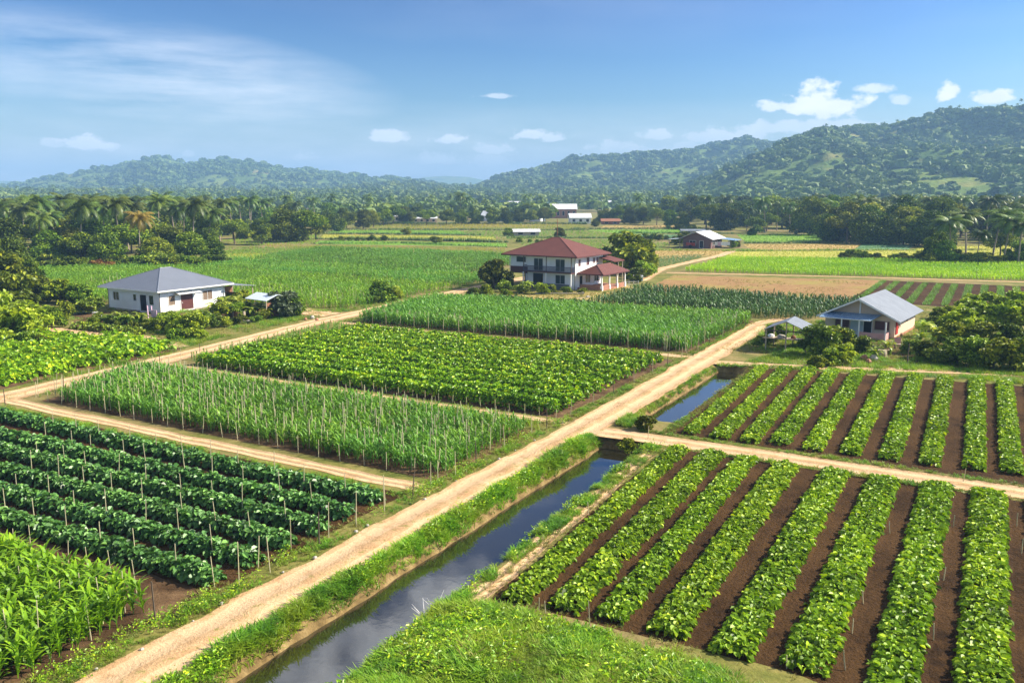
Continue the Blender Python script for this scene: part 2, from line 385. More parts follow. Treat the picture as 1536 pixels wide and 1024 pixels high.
def leaves(pos, az, pitch, roll, ln, wd, tint, acc, fold=0.25, mi=0):
    """folded oval leaves, six corners each"""
    n = len(pos)
    b = np.array([(0, 0, 0), (0.42, 0.3, 1), (0.42, 0.72, 1), (0, 1, 0), (-0.42, 0.72, 1), (-0.42, 0.3, 1)])
    v = np.repeat(b[None], n, 0)
    x = v[:, :, 0] * wd[:, None]; y = v[:, :, 1] * ln[:, None]; z = v[:, :, 2] * (wd * fold)[:, None] - (v[:, :, 1] ** 2) * ln[:, None] * 0.22
    cr, sr = np.cos(roll)[:, None], np.sin(roll)[:, None]
    x, z = x * cr - z * sr, x * sr + z * cr
    cp, sp = np.cos(pitch)[:, None], np.sin(pitch)[:, None]
    y, z = y * cp - z * sp, y * sp + z * cp
    ca, sa = np.cos(az)[:, None], np.sin(az)[:, None]
    x, y = x * ca - y * sa, x * sa + y * ca
    V = np.stack([x, y, z], -1) + pos[:, None, :]
    f = np.array([(0, 1, 2, 3), (0, 3, 4, 5)])
    Fq = (f[None] + (np.arange(n) * 6)[:, None, None]).reshape(-1, 4)
    acc.add(V.reshape(-1, 3), Fq, np.repeat(tint, 6), mi)

def blade_tmpl(nbl, h, wd, droop, seg=2, lean=0.5, stalk=None, base_spread=0.0, z0=0.0):
    V = []; Fq = []; T = []
    if stalk:
        r, hh = stalk
        a = len(V)
        for z in (0, hh):
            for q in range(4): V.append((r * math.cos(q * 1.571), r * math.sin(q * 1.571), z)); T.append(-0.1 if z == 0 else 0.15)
        for q in range(4): Fq.append((a + q, a + (q + 1) % 4, a + 4 + (q + 1) % 4, a + 4 + q))
    for i in range(nbl):
        az = random.random() * 6.283 if not stalk else i * 2.6 + random.uniform(-.5, .5)
        zb = z0 + (0 if not stalk else stalk[1] * (0.12 + 0.8 * i / nbl))
        ln = h * random.uniform(0.7, 1.1); an = math.atan(lean * random.uniform(0.5, 1.5))
        bx = base_spread * random.uniform(-1, 1); by = base_spread * random.uniform(-1, 1)
        ca, sa = math.cos(az), math.sin(az)
        px, pz = 0.0, zb; th = math.pi / 2 - an
        a = len(V)
        for k in range(seg + 1):
            f = k / seg
            ww = wd * (0.55 + 0.9 * f if f < 0.45 else (1 - f) * 1.65 + 0.06) * 0.5
            for sgn in (-1, 1):
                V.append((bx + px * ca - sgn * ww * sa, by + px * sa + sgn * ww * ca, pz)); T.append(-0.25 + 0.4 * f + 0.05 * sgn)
            px += math.cos(th) * ln / seg; pz += math.sin(th) * ln / seg; th -= droop * random.uniform(0.6, 1.3) / seg
        for k in range(seg): Fq.append((a + 2 * k, a + 2 * k + 1, a + 2 * k + 3, a + 2 * k + 2))
    return np.array(V), np.array(Fq), np.array(T)

# ------------------------------------------------------------------ ground, canal
def canal_edges(s):
    """water edges in t and 0/1 mask for the channel"""
    w1 = sstep(51.0, 49.4, s)                       # near canal
    w2 = sstep(55.8, 57.2, s) * sstep(78.6, 77.2, s)
    left = np.where(s < 53, 21.4, 21.55) + 0.25 * (fbm(s * 0.35, s * 0 + 3, 3, 5) - 0.45)
    right = np.where(s < 53, 18.05 + (s - 20) * 0.032, 19.15) + 0.3 * (fbm(s * 0.4, s * 0 + 9, 3, 8) - 0.45)
    return left, right, np.maximum(w1, w2)
WZ = -0.72
def gheight(s, t):
    l, r, m_ = canal_edges(s)
    j = 0.22 * (fbm(s * 0.9, t * 0.9, 3, 2) - 0.45)
    a = sstep(l + 1.0, l - 0.45, t + j); b_ = sstep(r - 0.75, r + 0.45, t + j)
    h = -1.35 * a * b_ * m_
    bank = sstep(l + 1.0, l + .4, t) * sstep(r - 2.5, r - 0.9, t) * (1 - a * b_) * m_
    h = h + 0.10 * bank * fbm(s * 0.7, t * 0.7, 3, 4) * (t > 20)
    # grassy rise at the foot of the picture, in front of the bean beds
    mound = sstep(27.5, 22.5, s + (t - 12) * 0.05) * sstep(2.0, 7.0, t) * sstep(17.6, 15.0, t)
    return h + 0.5 * mound * (0.6 + 0.6 * fbm(s * 0.3, t * 0.3, 3, 6))
def grow(a, b, st, mx, g=1.25):
    out = [a]; 
    while out[-1] < b: out.append(out[-1] + st); st = min(st * g, mx)
    return out
sl = list(np.arange(8, 82, 0.4)); tl = list(np.arange(1, 16.5, 0.6)) + list(np.arange(16.5, 23.6, 0.14)) + list(np.arange(23.6, 27, 0.6))
sl = [-x for x in grow(-8, 400, 0.6, 200)][::-1][:-1] + sl + grow(82, 7500, 0.8, 400)
tl = [-x for x in grow(-1, 6000, 0.8, 400)][::-1][:-1] + tl + grow(27, 7000, 0.8, 400)
sl = np.array(sl); tl = np.array(tl)
SS, TT = np.meshgrid(sl, tl, indexing='ij')
Z = gheight(SS, TT); X, Y = PA(SS, TT)
ni, nj = SS.shape
idx = np.arange(ni * nj).reshape(ni, nj)
Fq = np.stack([idx[:-1, :-1], idx[1:, :-1], idx[1:, 1:], idx[:-1, 1:]], -1).reshape(-1, 4)[:, ::-1]
fx_, fy_ = X.ravel()[Fq], Y.ravel()[Fq]; Fq = Fq[(np.abs(fx_).max(1) < 5350) & (fy_.max(1) < 7200) & (fy_.min(1) > -650)]
zc = Z.ravel()[Fq].mean(1)
sc_, tc_ = SS.ravel()[Fq].mean(1), TT.ravel()[Fq].mean(1)
mi = (zc < -0.22).astype(int)
g = mesh_obj('ground', make_mesh('ground', np.stack([X, Y, Z], -1).reshape(-1, 3), Fq, ['ground', 'bank'], mi, smooth=True))
tag(g, kind='structure')
def water(name, s0, s1):
    V = []; ss = np.arange(s0, s1 + 0.1, 1.0)
    for s in ss:
        for t in (16.6, 18.4, 20.2, 22.4): x, y = P(s, t); V.append((x, y, WZ))
    Fq = [(i * 4 + j, i * 4 + j + 1, i * 4 + j + 5, i * 4 + j + 4) for i in range(len(ss) - 1) for j in range(3)]
    tag(mesh_obj('water', make_mesh('water', V, Fq, 'water', smooth=True)), kind='structure')
water('water', 0, 50.6); water('water', 56, 78.4)

# ------------------------------------------------------------------ sheets: roads, paths, soils
def sheet(name, poly_rows, z, mat, crown=0.0, kind='structure', jit=0.0, seed=1):
    """rows of (left, right) world points, cut across into 6"""
    V = []; UV = []; n = 6; acc_l = 0
    for i, (a, b_) in enumerate(poly_rows):
        if i: acc_l += math.dist(a, poly_rows[i - 1][0])
        ja = jit * (float(fbm(np.array([acc_l * 0.5]), np.array([seed * 3.1]), 3, seed)[0]) - 0.45) * 2
        jb = jit * (float(fbm(np.array([acc_l * 0.5]), np.array([seed * 7.7]), 3, seed + 5)[0]) - 0.45) * 2
        wdt = math.dist(a, b_) + 1e-6
        for k in range(n + 1):
            f = k / n; f2 = -ja / wdt * (1 - f) + f + jb / wdt * f
            V.append((a[0] + (b_[0] - a[0]) * f2, a[1] + (b_[1] - a[1]) * f2, z + crown * math.sin(math.pi * f)))
            UV.append((f, acc_l / 4))
    Fq = [(i * (n + 1) + j, i * (n + 1) + j + 1, (i + 1) * (n + 1) + j + 1, (i + 1) * (n + 1) + j) for i in range(len(poly_rows) - 1) for j in range(n)]
    V = np.array(V); e = np.cross(V[1] - V[0], V[n + 1] - V[0])
    if e[2] < 0: Fq = [f[::-1] for f in Fq]
    o = mesh_obj(name, make_mesh(name, V, Fq, mat, uv=UV, smooth=True)); tag(o, kind=kind); return o
def resample(pts, step=1.0):
    out = []
    for (a, b_) in zip(pts[:-1], pts[1:]):
        n = max(1, int(math.dist(a, b_) / step))
        for i in range(n): out.append((a[0] + (b_[0] - a[0]) * i / n, a[1] + (b_[1] - a[1]) * i / n))
    out.append(pts[-1]); return out
def ribbon(name, pts, width, z, mat, crown=0.0, jit=0.25, seed=1, step=1.0):
    """a centre line of world points; width number or (start, end)"""
    c = resample(pts, step); rows = []
    # smooth
    a = np.array(c); 
    for _ in range(3):
        b2 = a.copy(); b2[1:-1] = (a[:-2] + 2 * a[1:-1] + a[2:]) / 4; a = b2
    for i in range(len(a)):
        d = a[min(i + 1, len(a) - 1)] - a[max(i - 1, 0)]; d /= np.linalg.norm(d)
        wv = width if not isinstance(width, tuple) else width[0] + (width[1] - width[0]) * i / len(a)
        nrm = np.array([-d[1], d[0]]) * wv / 2
        rows.append((tuple(a[i] + nrm), tuple(a[i] - nrm)))
    return sheet(name, rows, z, mat, crown, jit=jit, seed=seed)

ribbon('dirt_road', [P(4, 23.75), P(30, 23.7), P(60, 23.55), P(104, 24.2)], 2.95, 0.034, 'road', 0.04, 0.35, 1, 0.5)
# side road from the left edge up to the red roofed house
ribbon('dirt_road', [P(30, 66.6), P(37, 67.6), P(52, 69.3), P(80, 73.6), P(100, 75.0), P(120, 76.6), P(150, 78)], 3.2, 0.028, 'road', 0.03, 0.3, 3)
ribbon('dirt_road', [P(51.2, 22.6), P(51.4, 10), P(51.5, -5), P(51.5, -40)], 2.2, 0.022, 'road', 0.0, 0.25, 5)
ribbon('dirt_road', [P(78.6, 22.6), G(1240, 552), G(1390, 556), G(1560, 563), G(1800, 575)], 1.8, 0.020, 'road', 0.0, 0.2, 6)
ribbon('dirt_path', [P(35.9, 25.5), P(36.0, 45), P(36.2, 66)], 1.25, 0.016, 'road', 0.0, 0.25, 7)
ribbon('dirt_path', [P(51.9, 25.2), P(51.6, 45), P(51.8, 68)], 0.95, 0.019, 'road', 0.0, 0.2, 8)
ribbon('dirt_path', [P(80.0, 25.0), P(79.6, 45), P(80.3, 72)], 1.3, 0.017, 'road', 0.0, 0.2, 9)
ribbon('dirt_path', [G(262, 522), G(235, 512), G(180, 503), G(110, 497), G(60, 492)], (3.4, 2.0), 0.038, 'road', 0.0, 0.2, 10)
ribbon('dirt_path', [G(500, 472), G(478, 470), G(450, 466), G(425, 462)], 4.5, 0.040, 'road', 0.0, 0.5, 11)
ribbon('dirt_path', [G(1130, 487), G(1160, 480), G(1190, 478)], 1.8, 0.015, 'road', 0, 0.2, 12)
ribbon('dirt_path', [G(962, 421), G(990, 404), G(1035, 393), G(1082, 383), G(1100, 376)], 2.4, 0.02, 'road', 0.0, 0.5, 13, 2.0)
ribbon('dirt_path', [G(1000, 409), G(1250, 414.5), G(1540, 423), G(1800, 431)], 1.6, 0.018, 'road', 0.0, 0.2, 14, 2.0)
ribbon('dirt_path', [P(24, 16.8), P(48, 17.6)], 0.9, 0.011, 'road', 0.0, 0.3, 15)

def patch(name, quad, z, mat, n=12, jit=0.3, seed=1, kind='structure'):
    """quad of world points TL TR BR BL"""
    q = [np.array(p_) for p_ in quad]
    rows = []
    for i in range(n + 1):
        f = i / n
        rows.append((tuple(q[0] + (q[3] - q[0]) * f), tuple(q[1] + (q[2] - q[1]) * f)))
    return sheet(name, rows, z, mat, jit=jit, seed=seed, kind=kind)
patch('field_soil', [P(50.0, 17.1), P(50.0, -14), P(24, -14), P(26.6, 16.4)], 0.008, 'soil', 24, 0.3, 2)
patch('field_soil', [P(78.0, 18.8), P(82.8, -12), P(53.0, -14), P(53.2, 18.4)], 0.008, 'soil', 24, 0.3, 3)
patch('field_soil', [P(34.8, 66), P(34.8, 26.4), P(21.6, 26.4), P(21.6, 66)], 0.008, 'soil', 24, 0.3, 4)
patch('field_soil', [P(21.6, 66), P(21.6, 26.4), P(12, 26.6), P(12, 66)], 0.006, 'soil_light', 20, 0.3, 5)
patch('field_soil', [P(49.0, 66), P(49.0, 26.4), P(37.4, 26.2), P(37.4, 63.8)], 0.008, 'soil_light', 20, 0.3, 6)
patch('field_soil', [P(77.6, 67), P(77.6, 26.2), P(52.8, 26.2), P(52.8, 65)], 0.008, 'soil_light', 20, 0.3, 7)
patch('field_soil', [P(107.0, 72), P(107.2, 25.6), P(82, 26.0), P(82, 68.5)], 0.008, 'soil_light', 20, 0.3, 8)
patch('field_soil', [G(1010, 413), G(1325, 420.5), G(1272, 449), G(962, 437)], 0.008, 'stubble', 12, 0.4, 9)
patch('field_soil', [G(1325, 420.5), G(1620, 433), G(1600, 475), G(1272, 449)], 0.006, 'soil', 12, 0.3, 10)
patch('field_soil', [P(59, 93), P(58, 72.6), P(34, 70.0), P(34, 95)], 0.006, 'soil_light', 12, .3, 41)
patch('yard', [G(930, 424), G(968, 438), G(896, 462), G(800, 448)], 0.010, 'yard_dry', 8, 0.4, 11)
patch('yard', [G(690, 446), G(880, 440), G(905, 462), G(700, 452)], 0.007, 'yard_dry', 8, 0.4, 12)
patch('yard', [G(1240, 512), G(1370, 512), G(1380, 553), G(1250, 548)], 0.010, 'soil_light', 8, 0.4, 13)
patch('yard', [G(110, 470), G(420, 455), G(430, 480), G(110, 495)], 0.006, 'soil_light', 8, 0.4, 14)

ORD = ['first', 'second', 'third', 'fourth', 'fifth', 'sixth', 'seventh', 'eighth', 'ninth', 'tenth', 'eleventh', 'twelfth', 'thirteenth',
       'fourteenth', 'fifteenth', 'sixteenth', 'seventeenth', 'eighteenth', 'nineteenth', 'twentieth']
def ordn(i):
    if i < 20: return ORD[i]
    n = i + 1
    return '%d%s' % (n, 'th' if 10 <= n % 100 <= 20 else {1: 'st', 2: 'nd', 3: 'rd'}.get(n % 10, 'th'))

# ---- leafy rows: every row is a thing (ridge of soil + foliage)
def leafy_row(name, a, b_, width, height, dens, lsize, mat, label, cat, group, double=False, ridge='soil', clump=0.5, ends=True, hv=0.5):
    """a, b_: (s,t) of the two ends"""
    a = np.array(a, float); b_ = np.array(b_, float); ln = np.linalg.norm(b_ - a); d = (b_ - a) / ln; nr = np.array([-d[1], d[0]])
    o = link(bpy.data.objects.new(name, None)); x0, y0 = P(*a); o.location = (x0, y0, 0)
    tag(o, label, cat, group)
    # ridge
    V = []; ss = np.arange(0, ln + 0.01, 0.6)
    prof = [(-0.62, 0), (-0.45, 0.10), (0, 0.14), (0.45, 0.10), (0.62, 0)]
    for u in ss:
        for (f, z) in prof:
            jj = (random.random() - 0.5) * 0.1
            q = a + d * u + nr * (f * width + jj); x, y = P(*q); V.append((x - x0, y - y0, z * min(1, u * 2, (ln - u) * 2 + .01) + 0.012 * (random.random())))
    Fq = [(i * 5 + j, i * 5 + j + 1, i * 5 + j + 6, i * 5 + j + 5) for i in range(len(ss) - 1) for j in range(4)]
    e = np.cross(np.array(V[1]) - np.array(V[0]), np.array(V[5]) - np.array(V[0]))
    if e[2] < 0: Fq = [f[::-1] for f in Fq]
    mesh_obj('soil_ridge', make_mesh('soil_ridge', V, Fq, ridge, smooth=True), o)
    n = int(ln * width * dens)
    u = rng.random(n) * ln; v = (rng.random(n) * 2 - 1)
    # plants stand in clumps
    pk = np.round(u / clump) * clump
    cl = 0.78 + 0.34 * fbm(pk * 1.7 + x0, v * 0.6 + y0, 2, 3) + 0.16 * np.sin(u / clump * 6.283) * 0.5
    edge = 0.88 + 0.34 * (fbm(u * 1.1 + x0 * 3, np.sign(v) * 5 + y0, 3, 9) - 0.3)
    dome = np.clip(1 - np.abs(v) ** 3.2, 0, 1) ** 0.6
    if double: dome = dome * (1 - 0.55 * np.exp(-(v / 0.14) ** 2))
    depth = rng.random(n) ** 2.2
    cu, cv = np.floor(u / 0.42).astype(int), np.floor((v + 1) * width / 0.84).astype(int)
    hs_ = vnoise(cu * 7.31 + x0 * 3.7, cv * 5.17 + y0 * 2.9, 13)
    plant_h = 1.0 - hv * 0.56 + hv * hs_; weak = hs_ < 0.07
    dome = dome * plant_h * np.where(weak, 0.45, 1.0)
    z = 0.10 + (height - 0.1) * dome * cl * (1 - 0.75 * depth) * np.minimum(1, np.minimum(u, ln - u) * 2.5 + 0.4)
    q = a[None] + d[None] * u[:, None] + nr[None] * (v * edge * width / 2)[:, None]
    X_, Y_ = PA(q[:, 0], q[:, 1])
    pos = np.stack([X_ - x0, Y_ - y0, z], -1)
    outw = math.atan2(*(P(*nr)[::-1])) - math.pi / 2
    az = np.where(np.abs(v) > 0.6, outw + np.where(v > 0, 0, math.pi) + rng.normal(0, 0.9, n), rng.random(n) * 6.283)
    pitch = rng.normal(-0.25, 0.45, n) - 0.5 * (np.abs(v) > 0.8); roll = rng.normal(0, 0.35, n)
    L_ = lsize * (0.65 + 0.7 * rng.random(n))
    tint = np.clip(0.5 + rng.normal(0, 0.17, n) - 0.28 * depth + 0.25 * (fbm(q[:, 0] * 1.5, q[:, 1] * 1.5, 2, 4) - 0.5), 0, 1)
    tint = np.clip(tint + 0.22 * (vnoise(cu * 3.3 + x0, cv * 9.1 + y0, 5) - 0.5) + 0.25 * (vnoise(cu * 0.13 + x0, cv * 0 + y0, 8) - 0.5), 0, 1)
    keep_ = ~weak | (rng.random(n) < 0.45)
    pos, az, pitch, roll, L_, tint = pos[keep_], az[keep_], pitch[keep_], roll[keep_], L_[keep_], tint[keep_]; n = len(pos)
    tint = np.where(rng.random(n) < 0.02, 0.95, tint)
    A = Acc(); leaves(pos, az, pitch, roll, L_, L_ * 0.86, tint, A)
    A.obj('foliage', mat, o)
    return o

near = [((27.0, 15.35), (49.8, 16.2), 1.15), ((27.3, 13.35), (50.0, 14.05), 1.4), ((27.5, 11.45), (50.1, 12.0), 1.25), ((27.5, 9.3), (49.8, 9.65), 1.5),
        ((27.3, 6.8), (50.0, 6.9), 1.5), ((27.6, 4.4), (50.2, 4.3), 1.6), ((24.5, 1.7), (50.5, 1.65), 1.6), ((24.5, -0.9), (50.6, -0.85), 1.65), ((24.5, -3.5), (50.6, -3.4), 1.6)]
for i, (a, b_, wd) in enumerate(near):
    lab = 'bright green bean bed on dark soil below the side road, %s from the canal' % ordn(i)
    if i == 8: lab = 'bright green bean bed on dark soil at the right edge below the side road'
    leafy_row('bean_bed', a, b_, wd * 1.0, 0.42, 180, 0.205, 'bean', lab, 'bean bed', 'near bean beds beside the canal', double=(i in (6,)))
farb = [((53.4, 16.75), (78.0, 17.7)), ((53.3, 14.75), (78.9, 15.8)), ((53.4, 12.85), (79.4, 13.7)), ((53.9, 11.0), (79.8, 11.85)), ((53.6, 8.9), (80.3, 9.7)),
        ((54.0, 6.7), (80.7, 7.3)), ((54.0, 4.45), (81.0, 5.1)), ((54.1, 2.25), (81.4, 2.75)), ((54.5, -0.1), (81.9, 0.35)), ((54.7, -2.0), (81.9, -1.7)), ((54.9, -4.0), (82.5, -3.9))]
for i, (a, b_) in enumerate(farb):
    lab = 'green bean bed above the side road, %s from the small upper canal' % ordn(i)
    leafy_row('bean_bed', a, b_, 1.14 if i else 0.95, 0.46, 135, 0.21, 'bean', lab, 'bean bed', 'far bean beds above the side road', double=(i in (3, 5, 6, 8, 9)))
ends = [(33.0, 26.9), (30.7, 26.8), (28.6, 26.7), (26.5, 26.8), (24.4, 26.8), (22.3, 26.9)]
for i, (s, t) in enumerate(ends):
    lab = ['dark leafy crop row nearest the dirt path in front of the corn', 'dark leafy crop row, second from the dirt path', 'dark leafy crop row, third from the dirt path',
           'dark leafy crop row, third from the bottom corn patch', 'dark leafy crop row, next to last before the bottom corn', 'dark leafy crop row nearest the bottom left corn patch'][i]
    leafy_row('leafy_row', (s, t), (s - 0.9 if i else s - 0.3, 68 - 2.6 * i), 1.02, 0.72, 150, 0.25, 'darkleaf', lab, 'crop row', 'dark leafy rows by the dirt road', clump=0.8)
NR = 12
for i in range(NR):
    s = 53.9 + i * 2.02
    lab = 'mounded bright green crop row in the middle field, %s up from its front path' % ordn(i)
    leafy_row('leafy_row', (s, 26.9), (s - 0.4, 64.8), 1.0, 1.2 if i < 9 else 1.05, 165 if i < 5 else 120, 0.245, 'row_leaf', lab, 'crop row', 'mounded rows in the middle field', ridge='soil_light', clump=0.9, hv=0.2)

hg = leafy_row('hedge', GST(704, 452), GST(800, 458), 1.6, 1.3, 60, 0.34, 'crop_dark', 'dark clipped hedge along the front yard of the red roofed house, left half', 'hedge', 'hedges of the red roofed house', ridge='ground')
hg = leafy_row('hedge', GST(803, 458), GST(893, 463), 1.5, 1.2, 60, 0.34, 'crop_dark', 'dark clipped hedge along the front yard of the red roofed house, right half', 'hedge', 'hedges of the red roofed house', ridge='ground')
hg = leafy_row('hedge', GST(112, 492), GST(212, 503), 1.7, 0.9, 55, 0.3, 'shrub_leaf', 'low green planted bank beside the drive before the white house', 'hedge', None, ridge='bank')
# ---- dense standing crops (nobody could count them)
CORN_N = [blade_tmpl(15, 0.66, 0.125, 1.25, 4, 0.5, stalk=(0.018, 1.25)) for _ in range(5)]
CORN_M = [blade_tmpl(9, 0.46, 0.095, 1.3, 2, 0.55, stalk=(0.016, 0.85)) for _ in range(5)]
CORN_F = [blade_tmpl(9, 0.42, 0.085, 1.2, 2, 0.5, stalk=(0.016, 0.7)) for _ in range(5)]
TUFT = [blade_tmpl(9, 0.8, 0.16, 1.1, 1, 0.55, base_spread=0.35) for _ in range(4)]
GRASS = [blade_tmpl(12, 0.34, 0.028, 1.3, 2, 0.6, base_spread=0.10) for _ in range(6)]
GRASSF = [blade_tmpl(9, 0.42, 0.06, 1.0, 1, 0.6, base_spread=0.22) for _ in range(5)]
def inpoly(x, y, poly):
    r = np.zeros(len(x), bool); n = len(poly)
    for i in range(n):
        x1, y1 = poly[i]; x2, y2 = poly[(i + 1) % n]
        if y1 == y2: continue
        c = ((y1 > y) != (y2 > y)) & (x < (x2 - x1) * (y - y1) / (y2 - y1) + x1); r ^= c
    return r
def crop(name, label, cat, polyst, row_sp, pl_sp, tmpl, scale, mat, rows='t', vary=0.2, gap=None, jitter=0.12, tiltv=0.08):
    """polyst: polygon in (s,t); rows run along t or s"""
    pa = np.array(polyst); s0, s1 = pa[:, 0].min(), pa[:, 0].max(); t0, t1 = pa[:, 1].min(), pa[:, 1].max()
    if rows == 't': a = np.arange(s0 + row_sp * .5, s1, row_sp); b_ = np.arange(t0, t1, pl_sp); S, T = np.meshgrid(a, b_, indexing='ij')
    else: a = np.arange(t0 + row_sp * .5, t1, row_sp); b_ = np.arange(s0, s1, pl_sp); T, S = np.meshgrid(a, b_, indexing='ij')
    S = S.ravel(); T = T.ravel(); n = len(S)
    js, jt = (rng.normal(0, row_sp * jitter, n), rng.normal(0, pl_sp * .35, n))
    if rows != 't': js, jt = jt, js
    S = S + js; T = T + jt
    k = inpoly(S, T, polyst) & (rng.random(n) > 0.03)
    S, T = S[k], T[k]
    if gap is not None:
        k = fbm(S * gap[0], T * gap[0], 3, 12) > gap[1]; S, T = S[k], T[k]
    n = len(S); X_, Y_ = PA(S, T)
    hv = 1 + vary * 2 * (fbm(S * 0.12, T * 0.12, 3, 21) - 0.47) + rng.normal(0, vary * 0.35, n)
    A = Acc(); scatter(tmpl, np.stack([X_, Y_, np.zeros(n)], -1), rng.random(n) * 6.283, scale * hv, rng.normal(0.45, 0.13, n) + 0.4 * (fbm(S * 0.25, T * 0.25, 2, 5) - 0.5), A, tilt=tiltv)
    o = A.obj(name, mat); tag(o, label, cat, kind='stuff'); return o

crop('tall_corn_crop', 'tall bright green corn patch in the bottom left corner', 'corn', [(19.6, 27.2), (18.9, 44), (18, 50), (10, 50), (11, 27.2), (16.5, 27.0)], 0.55, 0.26, CORN_N, 1.12, 'corn_near')
crop('young_corn_crop', 'green corn field full of pale bamboo stakes', 'corn', [(48.9, 26.6), (48.7, 67), (38.0, 62.6), (37.9, 26.5)], 0.60, 0.24, CORN_M, 1.25, 'corn_mid')
crop('corn_crop', 'blue green corn field below the red roofed house', 'corn', [(107.0, 25.9), (103.5, 72.6), (81.6, 68.8), (82.6, 26.4)], 0.72, 0.30, CORN_F, 1.75, 'corn_far')
crop('corn_crop', 'strip of tall green plants along the left road beside the middle field', 'corn', [(77.6, 66), (78.5, 70.8), (54, 67.5), (53.4, 65.4)], 0.8, 0.7, CORN_M, 0.8, 'corn_mid')
for i in range(9):
    t_ = 72.4 + i * 2.35
    leafy_row('leafy_row', (57.2 + (i * .25 if i < 5 else 2.0 - i * .6), t_ + 1.4), (31 + i * 1.2, t_ - 0.9), 1.5, 1.15, 60, 0.36, 'row_leaf', 'green leafy row below the white house drive, %s from the left road' % ordn(i), 'crop row', 'leafy rows beside the drive of the white house', ridge='soil_light', clump=.9)
crop('vegetable_crop', 'dark green vegetable field right of the red roofed house', 'vegetables', [(110, 51.0), (110.5, 20), (131.5, 14), (131.8, 50.0)], 1.0, 0.5, CORN_M, 1.5, 'crop_dark')
crop('corn_crop', 'blue green corn strip behind the light green corn field', 'corn', [(121.5, 79.4), (138.0, 80.4), (138.5, 94), (144, 156), (126, 168)], 1.0, 0.5, CORN_F, 1.5, 'corn_mid')
crop('corn_crop', 'light green staked corn field behind the white house', 'corn', [(88.4, 78.0), (119.5, 79.2), (123.5, 168), (110, 176), (70, 152), (76, 118), (86, 96)], 1.45, 0.42, CORN_F, 1.6, 'crop_light', rows='s', jitter=.07)
crop('corn_crop', 'blue green corn field left of the red roofed house', 'corn', [(139.5, 92.6), (187, 93), (188, 112), (190, 140), (184, 168), (147, 158)], 1.2, 0.6, CORN_F, 1.6, 'corn_far')
crop('rice_crop', 'vivid lime green rice field at the right', 'rice', [(168.5, 55.5), (207, 57.6), (228, -6), (232, -20), (178, -20), (181.5, -5)], 1.0, 0.5, CORN_F, 1.35, 'crop_bright', vary=0.12)
crop('weed_crop', 'yellow weeds in the brown stubble field', 'weeds', [(161.7, 54.3), (170.8, 18.1), (138.5, 19.3), (134.2, 50.7)], 1.2, 0.9, GRASSF, 0.8, 'dry_grass', gap=(0.16, 0.50))
# striped field right: narrow rows running away
for i in range(13):
    t = 17.3 - i * 2.35
    crop('vegetable_row', 'narrow green vegetable row in the striped field, %s from the stubble field' % ordn(i), 'crop row', [(135.2 , t - .5), (169.0, t - .5), (169.0, t + .5), (135.2, t + .5)], 0.36, 0.55, TUFT, 0.55, 'corn_far' if i < 9 else 'row_leaf', rows='s')
for o in scene.objects:
    if o.name.startswith('vegetable_row'): o['kind'] = 'thing'; o['group'] = 'narrow rows of the striped field'

# grass on banks, verges and the foreground
def grass(name, label, polys, dens, tmpl, scale, mat, thin=None, zf=gheight):
    A = Acc()
    for poly in polys:
        pa = np.array(poly); s0, t0 = pa.min(0); s1, t1 = pa.max(0)
        n = int((s1 - s0) * (t1 - t0) * dens); S = rng.uniform(s0, s1, n); T = rng.uniform(t0, t1, n)
        k = inpoly(S, T, poly); S, T = S[k], T[k]
        if thin is not None: 
            k = fbm(S * thin[0], T * thin[0], 4, 31) > thin[1] + 0.12 * rng.random(len(S)); S, T = S[k], T[k]
        if zf is not None:
            Z_ = zf(S, T); k = Z_ > -0.62; S, T, Z_ = S[k], T[k], Z_[k]
            k = (Z_ > -0.25) | (rng.random(len(S)) < 0.45); S, T, Z_ = S[k], T[k], Z_[k]
        else: Z_ = np.zeros(len(S))
        n = len(S); X_, Y_ = PA(S, T)
        hv = 0.25 + 1.5 * fbm(S * 0.7, T * 0.7, 4, 41) + rng.normal(0, 0.1, n)
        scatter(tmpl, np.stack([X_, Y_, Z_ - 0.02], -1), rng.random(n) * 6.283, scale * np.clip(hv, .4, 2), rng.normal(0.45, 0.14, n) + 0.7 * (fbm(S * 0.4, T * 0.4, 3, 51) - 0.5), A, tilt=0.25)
    o = A.obj(name, mat); tag(o, label, 'grass', kind='stuff'); return o
grass('grass', 'lush green grass on the canal bank beside the dirt road', [[(10, 20.9), (49.8, 20.9), (50.0, 22.6), (30, 22.55), (10, 22.7)]], 75, GRASS, 1.6, 'grass')
grass('grass', 'green grass on the bank of the upper canal', [[(53.0, 21.0), (77, 21.0), (77.3, 22.2), (53.2, 22.1)]], 50, GRASS, 1.6, 'grass')
grass('grass', 'short grass on the field side of the canal', [[(10, 16.9), (50, 17.2), (50.0, 19.2), (30, 19.0), (10, 18.6)]], 50, GRASS, 1.1, 'grass', thin=(0.8, 0.36))
grass('grass', 'short grass on the near bank of the upper canal', [[(53, 17.8), (77.2, 18.2), (77.2, 18.8), (53, 18.7)]], 30, GRASS, 0.6, 'grass')
grass('grass', 'thick green and yellow grass at the bottom of the picture', [[(14, 17.9), (24.5, 17.8), (26.0, 16.2), (26.4, 13), (26.3, 8), (25.6, 5.6), (24, 3.0), (16, 3)]], 60, GRASS, 1.45, 'grass')
grass('grass', 'mixed dry grass at the bottom of the picture', [[(14, 17.9), (24.5, 17.6), (26.3, 13), (26.6, 8), (26.1, 5.6), (24, 2.0), (16, 2)]], 12, GRASS, 1.3, 'dry_grass', thin=(0.35, 0.44))
